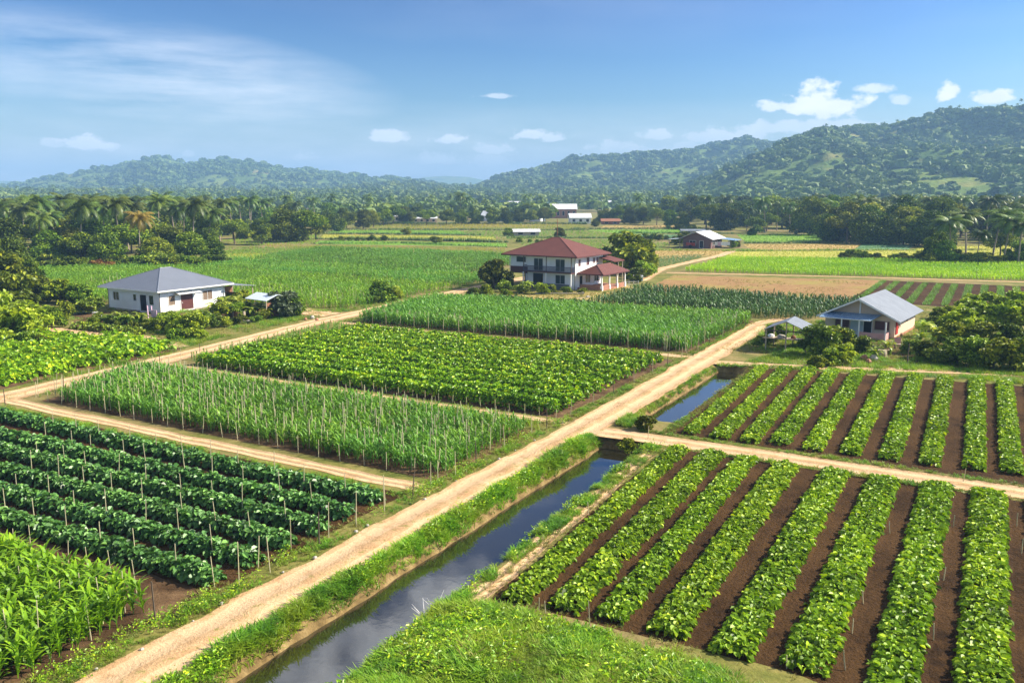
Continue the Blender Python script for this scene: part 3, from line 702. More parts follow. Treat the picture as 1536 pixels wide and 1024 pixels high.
def weeds(label, poly, n, lo, hi, mat, thr):
    pa = np.array(poly); S = rng.uniform(pa[:, 0].min(), pa[:, 0].max(), n); T = rng.uniform(pa[:, 1].min(), pa[:, 1].max(), n)
    k = inpoly(S, T, poly) & (fbm(S * .45, T * .45, 4, 61) > thr); S, T = S[k], T[k]; Z_ = gheight(S, T); k = Z_ > -.3; S, T, Z_ = S[k], T[k], Z_[k]; m_ = 9
    S = np.repeat(S, m_) + rng.normal(0, .10, len(S) * m_); T = np.repeat(T, m_) + rng.normal(0, .10, len(T) * m_); Z_ = np.repeat(Z_, m_) + rng.uniform(.05, .42, len(Z_) * m_)
    X_, Y_ = PA(S, T); q = len(S); L_ = rng.uniform(lo, hi, q); A = Acc()
    leaves(np.stack([X_, Y_, Z_], -1), rng.random(q) * 6.28, rng.normal(.1, .5, q), rng.normal(0, .4, q), L_, L_ * .55, np.clip(rng.normal(.5, .2, q), 0, 1), A)
    tag(A.obj('weeds', mat), label, 'weeds', kind='stuff')
weeds('dark broad leaved weeds in the grass at the bottom', [(14, 17.9), (24.5, 17.6), (26.3, 13), (26.6, 8), (26.1, 5.6), (24, 2.0), (16, 2)], 2600, .09, .19, 'row_leaf', .50)
weeds('broad leaved weeds on the canal bank', [(10, 21.1), (49.8, 21.1), (50.0, 22.5), (10, 22.6)], 1500, .08, .16, 'row_leaf', .47)
weeds('broad leaved weeds on the field side of the canal', [(10, 17.2), (49.8, 17.4), (50.0, 18.9), (10, 18.4)], 900, .08, .15, 'row_leaf', .5)
weeds('weeds on the verge left of the dirt road', [(12, 25.2), (52, 25.2), (52, 26.5), (12, 26.6)], 900, .06, .12, 'row_leaf', .5)
VERGE = [[(12, 25.3), (52, 25.25), (52, 26.1), (12, 26.4)], [(52.5, 25.1), (104, 25.4), (106, 26.3), (52.5, 26.0)], [(49.9, -14), (50.5, -14), (50.4, 17.3), (49.8, 17.3)],
         [(52.5, -14), (53.2, -14), (53.0, 20), (52.5, 20)], [(34.0, 66), (35.0, 66), (34.9, 26), (34.2, 26)]]
grass('grass', 'low grass along the edges of the dirt roads', VERGE, 20, GRASS, 0.85, 'grass', thin=(0.5, 0.30), zf=None)
grass('grass', 'low scattered grass and weeds on the field edges', [[(12, 25.2), (52, 25.2), (52, 27), (12, 27)], [(52.5, 25), (106, 25.3), (106, 26.4), (52.5, 26.2)], [(20, 15.8), (50, 17.0), (50, 17.8), (20, 16.9)], [(53, 17.6), (78, 18.4), (78, 18.9), (53, 18.6)], [(49.9, -14), (50.6, -14), (50.4, 17.3), (49.8, 17.3)], [(52.4, -14), (53.4, -14), (53.2, 20), (52.4, 20)], [(25, -6), (27.2, 4), (27.4, 16.4), (25.8, 16.6), (25.4, 5)], [(48.6, 26.3), (51.2, 26.3), (51.2, 68), (48.6, 67)], [(77.4, 26), (79.2, 26), (79.6, 70), (77.6, 67)], [(80.4, 26), (82, 26), (82, 69), (81, 70)]], 16, GRASS, 0.62, 'dry_grass', thin=(0.6, 0.25), zf=None)
grass('grass', 'hedge of rough grass between the corn and the mounded rows', [[(49.4, 26.3), (51.0, 26.3), (51.0, 68), (49.4, 67)]], 9, GRASSF, 1.6, 'grass', zf=None)
grass('grass', 'grass strip above the far bean beds', [[(77.0, 21.6), (78.2, 21.9), (86.0, -8), (82.6, -8), (82.0, 1), (78.6, 16)], [(79.8, 20), (84, 19), (96, 17.0), (88, 8), (86.8, -8), (84, 5)]], 20, GRASSF, 0.9, 'grass', zf=None)
grass('grass', 'rough grass beside the left dirt road', [[(34, 64.4), (50, 66.6), (50, 67.6), (34, 65.2)], [(38, 69.4), (55, 71.2), (62, 74.0), (90, 77.6), (86, 82), (64, 85.6), (60, 80), (56, 73), (38, 70.8)], [(86, 76.4), (112, 78.2), (134, 79.6), (133, 81), (90, 79.5)],
      [(78.7, 70), (104, 73.0), (109, 74.6), (80, 71.8)]], 9, GRASSF, 0.95, 'grass', thin=(0.25, 0.34), zf=None)
grass('grass', 'dry yellow grass around the red roofed house', [[(109, 72), (110.5, 26), (131, 50), (133, 62), (128, 74)]], 4, GRASSF, 0.8, 'dry_grass', thin=(0.2, 0.35), zf=None)
grass('grass', 'grass and weeds in the yard of the small tin roofed house', [[(88, 22), (108, 23.6), (118, 10), (112, -12), (88, -12)]], 7, GRASSF, 1.1, 'grass', thin=(0.3, 0.40), zf=None)

grass('grass', 'thin rough grass around the houses and between the middle fields', [[(70, 74.5), (88, 77.4), (88, 118), (66, 112), (60, 92), (59, 78)], [(107.4, 24), (134, 14), (134, 76), (108, 75)], [(84, 24), (108, 23), (132, 10), (132, -16), (86, -16)], [(34, 66), (38, 66), (38, 110), (34, 110)]], 3.2, GRASSF, 0.75, 'dry_grass', thin=(0.22, 0.33), zf=None)
grass('grass', 'green grass in the yards of the houses', [[(62, 74.5), (88, 77.2), (88, 112), (66, 112)], [(84, 23), (110, 21), (118, 5), (114, -14), (86, -14)]], 7, GRASSF, 0.85, 'grass', thin=(0.25, 0.40), zf=None)
# ---- far fields: soil or stubble sheet plus standing crop
def STpoly(px): return [GST(*q) for q in px]
def far_field(quad, mat_soil, mat_crop, label, cat, rsp, psp, scale, tm=None, rows='t', seed=1):
    patch('field_soil', [G(*q) for q in quad], 0.007, mat_soil, 10, 0.5, seed)
    crop(cat.replace(' ', '_') + '_crop', label, cat, STpoly(quad), rsp, psp, tm or TUFT, scale, mat_crop, rows=rows)
FAR = [
 ([(578, 377.5), (757, 383.5), (757, 384.4), (560, 379)], 'field_lime', 'crop_bright', 'yellow green strip left of the red roofed house', 'crop', 2.0, 1.2, 1.0),
 ([(336, 375), (470, 372), (560, 376), (500, 388), (330, 388)], 'field_green', 'crop_light', 'olive green field beyond the left trees', 'crop', 1.6, 1.0, 1.3),
 ([(400, 367), (760, 372.5), (755, 381), (585, 376), (395, 371)], 'field_yellow', 'crop_yellow', 'golden field left behind the red roofed house', 'crop', 2.2, 1.3, 1.2),
 ([(480, 361), (760, 365), (760, 370), (470, 366)], 'field_green', 'crop_light', 'pale green field before the golden field', 'crop', 2.5, 1.6, 1.5),
 ([(485, 352), (740, 355), (745, 361), (480, 358)], 'field_yellow', 'crop_yellow', 'yellow field near the white farm shed', 'crop', 3.0, 1.8, 1.7),
 ([(500, 345.5), (690, 346), (700, 352), (490, 349)], 'field_green', 'crop_light', 'light green strip far left of the middle', 'crop', 3.4, 2.2, 1.9),
 ([(560, 336), (870, 337), (890, 344), (640, 345), (520, 343)], 'field_yellow', 'crop_yellow', 'long golden yellow field before the village', 'crop', 4.0, 2.6, 2.2),
 ([(330, 381), (400, 380), (395, 393), (330, 392)], 'field_yellow', 'crop_yellow', 'small olive field at the edge of the left trees', 'crop', 2.2, 1.3, 1.2),
 ([(650, 347), (880, 346), (955, 356), (770, 360), (700, 354)], 'field_green', 'crop_light', 'green field around the white farm shed', 'crop', 3.0, 2.0, 1.7),
 ([(955, 352.5), (1065, 352), (1060, 357), (900, 358)], 'field_blue', 'crop_blue', 'pale grey green field left of the farmstead', 'crop', 3.2, 2.0, 1.6),
 ([(770, 362), (960, 359), (1010, 365), (985, 376), (900, 378), (800, 374)], 'field_green', 'crop_light', 'bright green field behind the red roof', 'crop', 2.4, 1.5, 1.4),
 ([(978, 376), (1092, 376), (1075, 383), (975, 389)], 'field_tan', 'crop_tan', 'tan strip before the farmstead', 'crop', 2.0, 1.2, 1.0),
 ([(976, 385), (1060, 382), (1036, 391), (996, 400), (975, 398)], 'field_blue', 'crop_blue', 'blue green crop beside the farm track', 'crop', 1.6, 1.0, 1.2),
 ([(1115, 366.5), (1292, 366), (1280, 373.5), (1128, 375)], 'field_tan', 'crop_tan', 'tan field right of the farmstead', 'crop', 2.4, 1.5, 1.1),
 ([(1295, 366), (1372, 367), (1362, 374), (1283, 373.5)], 'field_blue', 'crop_blue', 'small blue green field below the right trees', 'crop', 2.2, 1.3, 1.3),
 ([(1100, 377), (1385, 376), (1380, 391.0), (1086, 386.2)], 'field_yellow', 'crop_yellow', 'orange yellow field above the lime green rice', 'crop', 2.0, 1.3, 1.0),
 ([(1105, 352), (1240, 351), (1238, 362), (1120, 364)], 'field_green', 'crop_light', 'olive green field behind the farmstead', 'crop', 3.0, 2.0, 1.6),
 ([(905, 338.5), (1010, 338), (1030, 342.5), (900, 343)], 'field_tan', 'crop_tan', 'brown field beside the village houses', 'crop', 4.2, 2.8, 1.7),
 ([(880, 345), (1040, 344), (1060, 350), (930, 351)], 'field_green', 'crop_light', 'green field below the village houses', 'crop', 3.6, 2.4, 1.9),
 ([(1375, 372), (1560, 366), (1560, 388), (1372, 388)], 'field_yellow', 'crop_yellow', 'yellow field seen between the right palms', 'crop', 2.4, 1.6, 1.3),
 ([(330, 361), (420, 352), (480, 352), (470, 366), (380, 369)], 'field_lime', 'crop_bright', 'bright green clearing beyond the left palms', 'crop', 3.0, 1.8, 1.5),
]
for i, (q, ms, mc, lab, cat, r_, p_, sc) in enumerate(FAR):
    if len(q) == 4: patch('field_soil', [G(*k) for k in q], 0.007, ms, 10, 0.5, 20 + i)
    crop('field_crop', lab, cat, STpoly(q), r_ * .7, p_ * .75, TUFT, sc * .5, mc, jitter=.06)
def bank_line(pts, hgt, mat='crop_dark', wd=1.0, sp=.8):
    c = resample([G(*p_) for p_ in pts], sp); c = np.array(c); n = len(c) * 3
    pos = np.repeat(c, 3, 0) + rng.normal(0, wd * .5, (n, 2)); A = Acc()
    hv = hgt * np.clip(0.35 + 1.3 * fbm(pos[:, 0] * .09, pos[:, 1] * .09, 4, 71), .3, 1.6)
    scatter(TUFT, np.column_stack([pos, np.zeros(n)]), rng.random(n) * 6.28, hv, rng.normal(.45, .15, n), A)
    tag(A.obj('undergrowth', mat), 'line of rough undergrowth on a bank between far fields', 'undergrowth', kind='stuff')
for pts, h_, mt in [([(330, 394), (560, 399), (722, 408)], .9, 'crop_dark'), ([(395, 391), (480, 383), (560, 380)], .8, 'grass'), ([(330, 373), (480, 371), (590, 375), (757, 381)], .9, 'grass'), ([(470, 366), (600, 365), (760, 371)], 1.0, 'crop_dark'), ([(475, 359), (600, 360), (760, 364)], 1.8, 'crop_dark'),
                    ([(485, 351), (600, 351.5), (720, 353)], 1.6, 'crop_dark'), ([(500, 344.8), (650, 345), (880, 345.5)], 1.3, 'crop_dark'), ([(500, 337), (700, 336), (880, 336.5)], 2.2, 'crop_dark'), ([(760, 357), (900, 357.5), (1010, 359)], 1.6, 'crop_dark'), ([(860, 344), (1000, 343.5), (1060, 344.5)], 1.8, 'crop_dark'),
                    ([(1118, 365), (1240, 364.5), (1370, 366)], 1.3, 'crop_dark'), ([(1085, 377), (1240, 376), (1380, 375.5)], 1.0, 'grass'), ([(1075, 388), (1240, 390), (1400, 393)], 1.2, 'crop_dark'), ([(976, 376), (1050, 376), (1095, 376)], .8, 'grass'), ([(930, 350), (1030, 350.5), (1100, 351)], 1.6, 'crop_dark')]:
    bank_line(pts, h_, mt)
# ------------------------------------------------------------------ trees and shrubs
def crown_mesh(name, mat, nblob=13, per=420, lsz=0.052, flat=1.0, low=0.28, spread=0.34, seed=0, ragged=0.5, second=None):
    r = np.random.default_rng(seed); A = Acc()
    cs = []
    for i in range(nblob):
        a = i * 2.4 + r.uniform(-.5, .5); rr = spread * math.sqrt((i + 0.4) / nblob) * r.uniform(.75, 1.1)
        z = low + (0.88 - low) * r.uniform(0.1, 1) * (1 - 0.35 * (rr / spread) ** 2)
        cs.append((rr * math.cos(a), rr * math.sin(a), z * flat + (1 - flat) * 0.6, r.uniform(0.10, 0.19)))
    P_, T_ = [], []
    for (x, y, z, b_) in cs:
        n = per; d = r.normal(size=(n, 3)); d /= np.linalg.norm(d, axis=1)[:, None]
        rad = b_ * (1 - 0.55 * r.random(n) ** 2.2) * (1 + ragged * 0.5 * (vnoise(d[:, 0] * 3 + x * 50, d[:, 1] * 3 + d[:, 2] * 2, seed) - 0.4))
        p_ = d * rad[:, None] * np.array([1.15, 1.15, 0.8]) + np.array([x, y, z])
        P_.append(p_); T_.append(np.full(n, r.uniform(-.16, .16)) + r.normal(0, 0.2, n) + 0.5)
    P_ = np.vstack(P_); T_ = np.concatenate(T_); n = len(P_)
    leaves(P_, r.random(n) * 6.283, r.normal(-0.3, 0.55, n), r.normal(0, 0.5, n), lsz * (0.6 + 0.8 * r.random(n)), lsz * 0.75 * (0.6 + 0.8 * r.random(n)), np.clip(T_, 0, 1), A)
    return A.mesh(name, mat), cs
def trunk_mesh(name, cs, mat='bark', r0=0.022, fork=0.3, seed=0):
    r = random.Random(seed); A = Acc(); top = (r.uniform(-.02, .02), r.uniform(-.02, .02), fork)
    A.tube([(0, 0, -0.01), (0.005, 0, fork * .5), top], [r0 * 1.3, r0, r0 * .85], 7)
    for c in cs[:9]:
        m_ = ((c[0] * .45 + top[0] * .55), (c[1] * .45 + top[1] * .55), fork + (c[2] - fork) * .6)
        A.tube([top, m_, c[:3]], [r0 * .6, r0 * .36, r0 * .12], 5)
    return A.mesh(name, mat, True)
TREES = []
for k in range(7):
    fl = [1, 1, .7, 1, .8, 1, 1][k]; sp = [.34, .3, .42, .27, .38, .33, .36][k]
    cm, cs = crown_mesh('crown', 'tree_leaf', 19 + k, 340, 0.048, fl, [.24, .1, .3, .06, .2, .03, .05][k], sp, 50 + k)
    TREES.append((trunk_mesh('trunk', cs, seed=k, fork=[.3, .25, .38, .22, .3, .2, .2][k]), cm))
def shrubset(mat, seed, n=3, lsz=0.10, nb=9, per=210):
    out = []
    for k in range(n):
        cm, cs = crown_mesh('foliage', mat, nb + 4, per, lsz, 0.86, 0.05, 0.46, seed + k, 0.8)
        out.append((trunk_mesh('stem', cs, r0=0.02, fork=0.12, seed=seed + k), cm))
    return out
SHRUBS = shrubset('shrub_leaf', 80); YSHRUBS = shrubset('yellow_leaf', 90); DSHRUBS = shrubset('tree_leaf', 100); RSHRUBS = shrubset('rust_leaf', 110, 1); GSHRUBS = shrubset('grey_leaf', 115, 1, 0.12)

def palm_meshes(seed, mat, nf=19, lean=0.10):
    r = random.Random(seed); A = Acc()
    lx, ly = r.uniform(-lean, lean), r.uniform(-lean, lean)
    pts = [(lx * (u ** 2), ly * (u ** 2), u * 0.86) for u in (0, .15, .35, .6, .8, 1)]
    A.tube(pts, [0.020, 0.0145, 0.012, 0.011, 0.0105, 0.012], 7); tr = A.mesh('trunk', 'palm_bark', True)
    top = np.array(pts[-1]); V = []; Fq = []; T = []
    for i in range(nf):
        az = i * 2.4 + r.uniform(-.2, .2); f = i / nf
        el = 1.25 - 1.75 * f + r.uniform(-.12, .12); ln = 0.375 * r.uniform(.85, 1.1) * (0.8 + 0.25 * math.sin(f * 3))
        p_ = top.copy(); segs = 12; th = el; path = [p_.copy()]; ca, sa = math.cos(az), math.sin(az)
        for k in range(segs):
            p_ = p_ + np.array([math.cos(th) * ca, math.cos(th) * sa, math.sin(th)]) * ln / segs; path.append(p_.copy()); th -= (0.115 + 0.05 * r.random()) * (1.1 if el < .4 else 1)
        side = np.array([-sa, ca, 0]); tt = r.uniform(-.12, .12) + (0.15 if f < .6 else -.1)
        for k in range(1, segs + 1):
            for h in (0, 0.5):
                q = path[k - 1] * (1 - h) + path[k] * h; fwd = path[k] - path[k - 1]; fwd /= np.linalg.norm(fwd)
                u = (k - 1 + h) / segs; ll = 0.086 * math.sin(math.pi * min(1, 0.16 + 0.84 * u) ** 0.9) + 0.018
                for sg in (-1, 1):
                    dr = side * sg * 0.8 + fwd * 0.45 + np.array([0, 0, -0.42 - 0.35 * r.random()]); dr /= np.linalg.norm(dr)
                    wv = fwd * 0.0058
                    a = len(V); e = q + dr * ll
                    m_ = q + dr * ll * .5 + np.array([0, 0, 0.006])
                    for pt, kx in ((q, 1), (m_, 1.2), (e, .25)):
                        V.append(pt - wv * kx); V.append(pt + wv * kx); T += [0.45 + tt, 0.55 + tt]
                    Fq += [(a, a + 1, a + 3, a + 2), (a + 2, a + 3, a + 5, a + 4)]
        # pale rib
        for k in range(segs):
            a = len(V); w_ = 0.0035 * (1 - k / segs) + .001
            for pt, ww in ((path[k], w_), (path[k + 1], w_ * .9)):
                V.append(pt - side * ww + np.array([0, 0, .002])); V.append(pt + side * ww + np.array([0, 0, .002])); T += [0.95, 0.95]
            Fq.append((a, a + 1, a + 3, a + 2))
    # coconuts
    cr = make_mesh('crown', V, Fq, mat, tint=np.clip(T, 0, 1))
    return tr, cr
PALMS = [palm_meshes(s, 'palm_leaf') for s in range(5)]; GPALM = palm_meshes(9, 'palm_gold', 20, 0.12)

def banana_meshes(seed):
    r = random.Random(seed); A = Acc()
    for q in range(2):
        ox, oy = r.uniform(-.12, .12), r.uniform(-.12, .12)
        A.tube([(ox, oy, 0), (ox * 1.2, oy * 1.2, .45)], [.06, .04], 6)
    st = A.mesh('stem', 'banana_leaf', True); V = []; Fq = []; T = []
    for i in range(13):
        az = i * 2.4 + r.uniform(-.3, .3); th = r.uniform(.5, 1.3); ln = .62 * r.uniform(.8, 1.1); ca, sa = math.cos(az), math.sin(az)
        p_ = np.array([0, 0, .42 * r.uniform(.8, 1.1)]); sg = 6; a = len(V)
        for k in range(sg + 1):
            u = k / sg; ww = .105 * math.sin(math.pi * min(1, .08 + .92 * u) ** .8) + .006
            sd = np.array([-sa, ca, 0])
            V += [p_ - sd * ww + [0, 0, .02], p_ - [0, 0, .0], p_ + sd * ww + [0, 0, .02]]; T += [.45, .8, .55]
            p_ = p_ + np.array([math.cos(th) * ca, math.cos(th) * sa, math.sin(th)]) * ln / sg; th -= .33
        for k in range(sg):
            b_ = a + 3 * k; Fq += [(b_, b_ + 1, b_ + 4, b_ + 3), (b_ + 1, b_ + 2, b_ + 5, b_ + 4)]
    return st, make_mesh('leaves', V, Fq, 'banana_leaf', tint=np.clip(T, 0, 1))
BAN = [banana_meshes(s) for s in range(3)]

def plant(kind, px, py, h, label, cat, group=None, wid=1.0, var=None, xy=None, names=('trunk', 'crown')):
    sets = {'tree': TREES, 'palm': PALMS, 'gpalm': [GPALM], 'bpalm': PALMS, 'shrub': SHRUBS, 'yshrub': YSHRUBS, 'dshrub': DSHRUBS, 'rshrub': RSHRUBS, 'gshrub': GSHRUBS, 'banana': BAN}[kind]
    nm = {'tree': 'broadleaf_tree', 'palm': 'coconut_palm', 'gpalm': 'coconut_palm', 'bpalm': 'coconut_palm', 'banana': 'banana_plant'}.get(kind, 'garden_shrub')
    a, b_ = sets[(random.randrange(len(sets)) if var is None else var) % len(sets)]
    x, y = xy if xy else G(px, py)
    o = link(bpy.data.objects.new(nm, None)); o.location = (x, y, 0); o.rotation_euler = (0, 0, random.random() * 6.28)
    o.scale = (h * wid, h * wid, h); tag(o, label, cat, group)
    for me in (a, b_): mesh_obj(me.name.split('.')[0], me, o)
    return o

def proj(X_, Y_, Z_=0.0):
    dx, dy, dz = X_, Y_, Z_ - HC
    fw = dy * math.cos(PITCH) - dz * math.sin(PITCH); up = dy * math.sin(PITCH) + dz * math.cos(PITCH)
    return 768 + F * dx / fw, 512 - F * up / fw
def rows_in(poly, y0, y1, dy, dx, grow_=1.0):
    out = []; yy = y0
    while yy < y1:
        wpx = 768 * yy / F * 1.35
        xx = -wpx + random.random() * dx
        while xx < wpx:
            X_ = xx + random.uniform(-.35, .35) * dx; Y_ = yy + random.uniform(-.4, .4) * dy
            a, b_ = proj(X_, Y_)
            if inpoly(np.array([a]), np.array([b_]), poly)[0]: out.append((X_, Y_))
            xx += dx
        yy += dy; dy *= grow_; dx *= grow_ ** .5
    return out
POLY_L = [(-160, 410), (60, 404), (130, 396), (330, 392), (335, 372), (322, 362), (380, 352), (490, 346), (500, 330), (-160, 330)]
POLY_R = [(1040, 344), (1140, 349), (1236, 361), (1370, 366), (1392, 372), (1560, 362), (1720, 360), (1720, 326), (1000, 326)]
pl = []
# front of the left grove, by hand: (kind, px, py, height)
pl += [('tree', 20, 415, 9), ('tree', -25, 420, 10), ('tree', 130, 398, 8.5), ('tree', 165, 400, 9), ('tree', 185, 392, 10), ('tree', 262, 392, 9), ('tree', 290, 394, 8), ('tree', 105, 395, 9.5),
       ('tree', 320, 392, 6.5), ('tree', 240, 398, 7), ('tree', 148, 384, 11), ('tree', 75, 398, 8), ('tree', 210, 380, 11.5), ('tree', 300, 380, 9.5), ('tree', 50, 384, 11),
       ('palm', 62, 391, 11.0), ('palm', 88, 386, 11.6), ('gpalm', 211, 396, 11.6), ('palm', 221, 388, 11.2), ('palm', 140, 372, 14.2), ('palm', 128, 380, 13.0), ('palm', 240, 376, 14.8),
       ('palm', 96, 366, 15.3), ('palm', 240, 360, 15.8), ('palm', 200, 362, 15), ('palm', 277, 376, 13), ('palm', 285, 362, 14.5), ('palm', 313, 380, 12), ('palm', 330, 362, 14), ('palm', 350, 358, 13.5),
       ('palm', 376, 352, 14.6), ('palm', 30, 372, 13.5), ('palm', 8, 366, 14), ('palm', 165, 364, 14), ('palm', 300, 370, 13.4), ('palm', 160, 380, 12), ('palm', 395, 350, 13.5),
       ('tree', 352, 366, 9), ('tree', 393, 367, 8.4), ('tree', 430, 363, 11.0), ('tree', 455, 362, 12), ('tree', 474, 359, 9.5), ('tree', 410, 352, 10), ('tree', 370, 358, 8)]
LG = [(k, *G(x, y), h) for k, x, y, h in pl]
for X_, Y_ in rows_in(POLY_L, 195, 480, 17, 10, 1.06):
    p_ = random.random() < 0.42
    LG.append(('palm', X_, Y_, random.uniform(12.5, 15.3)) if p_ else ('tree', X_, Y_, random.uniform(9.5, 13)))
RG = [(k, *G(x, y), h) for k, x, y, h in [
  ('bpalm', 1424, 396, 10.6), ('bpalm', 1448, 388, 11.8), ('bpalm', 1488, 393, 12.2), ('bpalm', 1505, 397, 10.8), ('bpalm', 1465, 391, 7.2), ('bpalm', 1527, 398, 10), ('tree', 1405, 394, 7.6), ('tree', 1418, 397, 6), ('tree', 1398, 392, 6.5),
  ('palm', 1530, 374, 13), ('palm', 1516, 380, 12), ('palm', 1550, 385, 13), ('tree', 1530, 396, 6), ('tree', 1500, 386, 7), ('tree', 1270, 364, 11.5), ('tree', 1300, 366, 12), ('tree', 1330, 367, 11), ('tree', 1355, 367, 10), ('tree', 1378, 368, 9), ('tree', 1245, 362, 10),
  ('tree', 1133, 350, 7.5), ('tree', 1090, 343, 8.5), ('tree', 1075, 344, 8), ('tree', 1150, 347, 9), ('tree', 1290, 357, 14), ('tree', 1340, 358, 13.5), ('palm', 1380, 350, 14.5), ('palm', 1400, 348, 14), ('palm', 1120, 346, 10), ('palm', 1165, 346, 12), ('palm', 1205, 348, 12.5)]]
for X_, Y_ in rows_in(POLY_R, 255, 560, 18, 11, 1.06):
    p_ = random.random() < 0.34
    RG.append(('palm', X_, Y_, random.uniform(12, 15.5)) if p_ else ('tree', X_, Y_, random.uniform(11, 16.5)))
MG = [(k, *G(x, y), h) for k, x, y, h in [('tree', 692, 338, 8.5), ('tree', 505, 347, 9), ('tree', 520, 344, 10), ('tree', 545, 343, 9.5), ('tree', 640, 338, 9), ('tree', 560, 341, 9), ('tree', 670, 337, 9), ('palm', 690, 330, 16), ('palm', 702, 330, 14),
  ('tree', 715, 336, 8), ('tree', 740, 336, 9.5), ('tree', 760, 336, 10), ('tree', 778, 335, 9.5), ('tree', 795, 335, 8), ('tree', 815, 333, 9), ('tree', 905, 334, 8.5), ('tree', 925, 334, 10), ('tree', 893, 340, 4.5), ('tree', 945, 336, 9), ('tree', 965, 337, 9.5), ('tree', 985, 338, 10), ('tree', 1005, 341, 9), ('tree', 1025, 343, 8.5),
  ('tree', 610, 336, 11), ('tree', 626, 334, 12), ('tree', 590, 337, 11), ('tree', 575, 338, 9)]]
for (LST, gname, desc) in ((LG, 'trees of the left grove', 'grove on the left'), (RG, 'trees of the right grove', 'wood on the right'), (MG, 'trees before the far village', 'far line by the village')):
    for pk in ('palm', 'tree'):
        sub = [q for q in LST if (q[0] != 'tree') == (pk == 'palm')]
        sub = [q for q in sub if -60 < proj(q[1], q[2])[0] < 1596]
        sub.sort(key=lambda q: proj(q[1], q[2])[0])
        for i, (k, X_, Y_, h) in enumerate(sub):
            nm = 'coconut palm' if pk == 'palm' else 'leafy tree'
            ad = ('golden-fronded ' if k == 'gpalm' else 'tall ' if h > (14 if pk == 'palm' else 11.5) else 'low ' if h < (11.2 if pk == 'palm' else 8.5) else '')
            plant(k, 0, 0, h * (1.06 if pk == 'palm' else 1), '%s%s in the %s, %s from its left' % (ad, nm, desc, ordn(i)), 'palm' if pk == 'palm' else 'tree',
                  gname.replace('trees', 'palms') if pk == 'palm' else gname, random.uniform(.95, 1.35) if pk == 'tree' else 1.3 if k == 'bpalm' else 1.0, xy=(X_, Y_))
# shrubs along the front of groves and between far fields
SH = []
for x in np.arange(48, 335, 11): SH.append(('dshrub' if random.random() < .5 else 'shrub', x, 403 - (x - 48) * 0.02 + random.uniform(-4, 3), random.uniform(2.4, 4)))
SH += [('rshrub', 150, 402, 2.6), ('yshrub', 132, 402, 3), ('rshrub', 163, 403, 2), ('yshrub', 141, 398, 3), ('shrub', 232, 402, 4), ('shrub', 247, 402, 4.4), ('shrub', 262, 402, 3.6)]
for x in np.arange(1265, 1392, 10): SH.append(('dshrub', x, 388 + (x - 1265) * .03 + random.uniform(-2, 2), random.uniform(1.2, 2.6)))
for x in np.arange(1392, 1560, 8): SH.append(('dshrub' if random.random() < .6 else 'shrub', x, 396 + random.uniform(-2, 1.5), random.uniform(2, 3.6)))
for i, (k, x, y, h) in enumerate(sorted(SH, key=lambda q: q[1])):
    side = x < 700
    plant(k, x, y, h, '%s shrub by the %s, %s from the left' % ({'rshrub': 'rust coloured', 'yshrub': 'yellowish', 'shrub': 'green', 'dshrub': 'dark green'}[k], 'left grove' if side else 'fields under the right palms', ordn(i if side else i - sum(1 for q in SH if q[1] < 700))), 'shrub', 'shrubs along the grove edges', 1.3)
HD_ = []
def hedge(x0, y0, x1, y1, n, h, kinds=('dshrub',), p=1.0):
    for i in range(n):
        f = (i + random.uniform(-.3, .3)) / n
        if random.random() < p: HD_.append((random.choice(kinds), x0 + (x1 - x0) * f, y0 + (y1 - y0) * f + random.uniform(-.4, .4), h * random.uniform(.6, 1.3)))
hedge(500, 361.0, 590, 361.3, 8, 1.7, p=.8); hedge(960, 360, 1040, 361, 8, 2.2); hedge(780, 364, 850, 363, 6, 1.8); hedge(1000, 344, 1060, 347, 5, 2.4); hedge(1240, 362, 1375, 366, 10, 3.0)
HD_ += [('dshrub', 763, 354, 3.4), ('shrub', 654, 365, 3.2), ('dshrub', 610, 352, 3.2), ('dshrub', 840, 356, 4), ('dshrub', 1133, 353, 4.6), ('shrub', 1098, 372, 2.5), ('dshrub', 1105, 371, 2.2), ('dshrub', 1024, 367, 3.8), ('dshrub', 1030, 363, 4), ('shrub', 1012, 367, 2)]
for i, (k, x, y, h) in enumerate(sorted(HD_, key=lambda q: q[1])):
    plant(k, x, y, h, '%s bush on a bank between the far fields, %s counted from the left' % ('green' if k == 'shrub' else 'dark', ordn(i)), 'bush', 'bushes between the far fields', 1.2)

